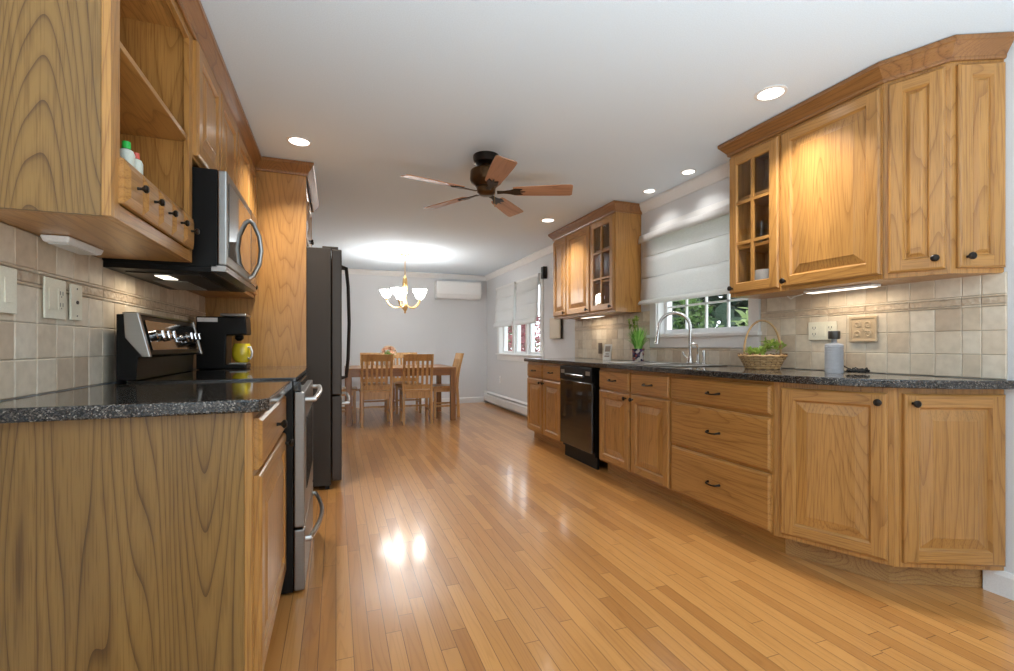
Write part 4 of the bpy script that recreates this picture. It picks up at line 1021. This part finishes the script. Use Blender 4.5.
# ================================================================== OUTDOORS
struct(MB().box(XR+.17, 4.0, -6, 14, -.4, -.36).box(-4, XR+.17, YF-6, YF-.15, -.4, -.1).build('ground', plain('bounce_ground', (.55, .54, .52), .9, bump=.4, bscale=20)))  # unseen pale ground, added to bounce sunlight up through the openings
struct(MB().box(XR+.16, 40, -20, 30, -.5, -.4).build('ground', plain('lawn', (.10, .20, .04), .9, bump=1, bscale=40)))
def tree(name, label, x, y, h, rx, rz_, n, ls, mat, trunk, seed, zlow=.15, group=None):
    t = thing(name, label, 'tree' if h > 2.5 else 'shrub', (x, y, -.4), 0, group); rnd = random.Random(seed); b = MB()
    for _ in range(n):
        a = rnd.uniform(0, 2*PI); f = rnd.random(); z = h*(zlow+(1-zlow)*f)
        prof = math.sin(PI*min(1, .12+f*.88))**.6 if rz_ == 'round' else (1-f)**.75+.05
        R = rx*prof*(.55+.45*rnd.random()**.5)
        c = Vector((R*math.cos(a), R*math.sin(a), z)); d = Vector((rnd.uniform(-1, 1), rnd.uniform(-1, 1), rnd.uniform(-.8, .6))).normalized()
        d = d*ls*rnd.uniform(.6, 1.3); s_ = d.cross(Vector((rnd.uniform(-1, 1), rnd.uniform(-1, 1), 1))).normalized()*ls*.28
        b.add([c, c+d*.45+s_, c+d, c+d*.45-s_], [(0, 1, 2, 3)], 0, False, rnd.uniform(.02, 1))
    b.build('foliage', mat, t)
    MB().tube([(0, 0, 0), (.03, .02, h*.3), (0, 0, h*.75)], .06, 8, rads=[trunk, trunk*.75, trunk*.3]).build('trunk', BARK, t)
BARK = plain('bark', (.10, .07, .05), .9, bump=.5, bscale=30)
DK = leafmat('dark_conifer', (.003, .014, .007), (.012, .045, .018)); MG = leafmat('mid_green_leaf', (.02, .06, .01), (.13, .22, .06)); RD = leafmat('red_leaf', (.14, .02, .03), (.42, .16, .18)); PG = leafmat('pale_leaf', (.10, .16, .04), (.34, .42, .2))
GT = 'trees outside the kitchen window'
tree('tree', 'dark evergreen tree outside farthest right beyond the kitchen window', 9.0, 2.2, 7.5, 2.4, 'cone', 9000, .46, DK, .2, 1, .02, GT)
tree('tree', 'dark evergreen tree outside behind the kitchen window panes', 8.6, 8.4, 8.5, 2.9, 'cone', 9000, .46, DK, .2, 2, .02, GT)
tree('tree', 'dark evergreen tree outside farthest left beyond the kitchen window', 10.0, 15.0, 7.5, 2.6, 'cone', 9000, .46, DK, .2, 3, .02, GT)
tree('shrub', 'light green leafy shrub outside the right kitchen window panes', 4.7, 4.1, 1.95, .38, 'round', 500, .15, PG, .03, 4, .3, 'shrubs outside')
tree('shrub', 'green leafy shrub outside the left kitchen window panes', 5.0, 6.1, 2.5, .75, 'round', 2200, .13, MG, .04, 5, .2, 'shrubs outside')
tree('shrub', 'red-leaved shrub outside the dining window', 4.3, 11.3, 2.3, .6, 'round', 1800, .12, RD, .04, 6, .1, 'shrubs outside')
tree('shrub', 'red-leaved shrub outside the nearer dining window panes', 5.4, 12.6, 2.4, .6, 'round', 1800, .12, RD, .04, 8, .1, 'shrubs outside')
tree('tree', 'green leafy tree outside beyond the dining window', 7.2, 19.5, 2.9, 1.3, 'round', 5000, .2, MG, .12, 7, .1, GT)
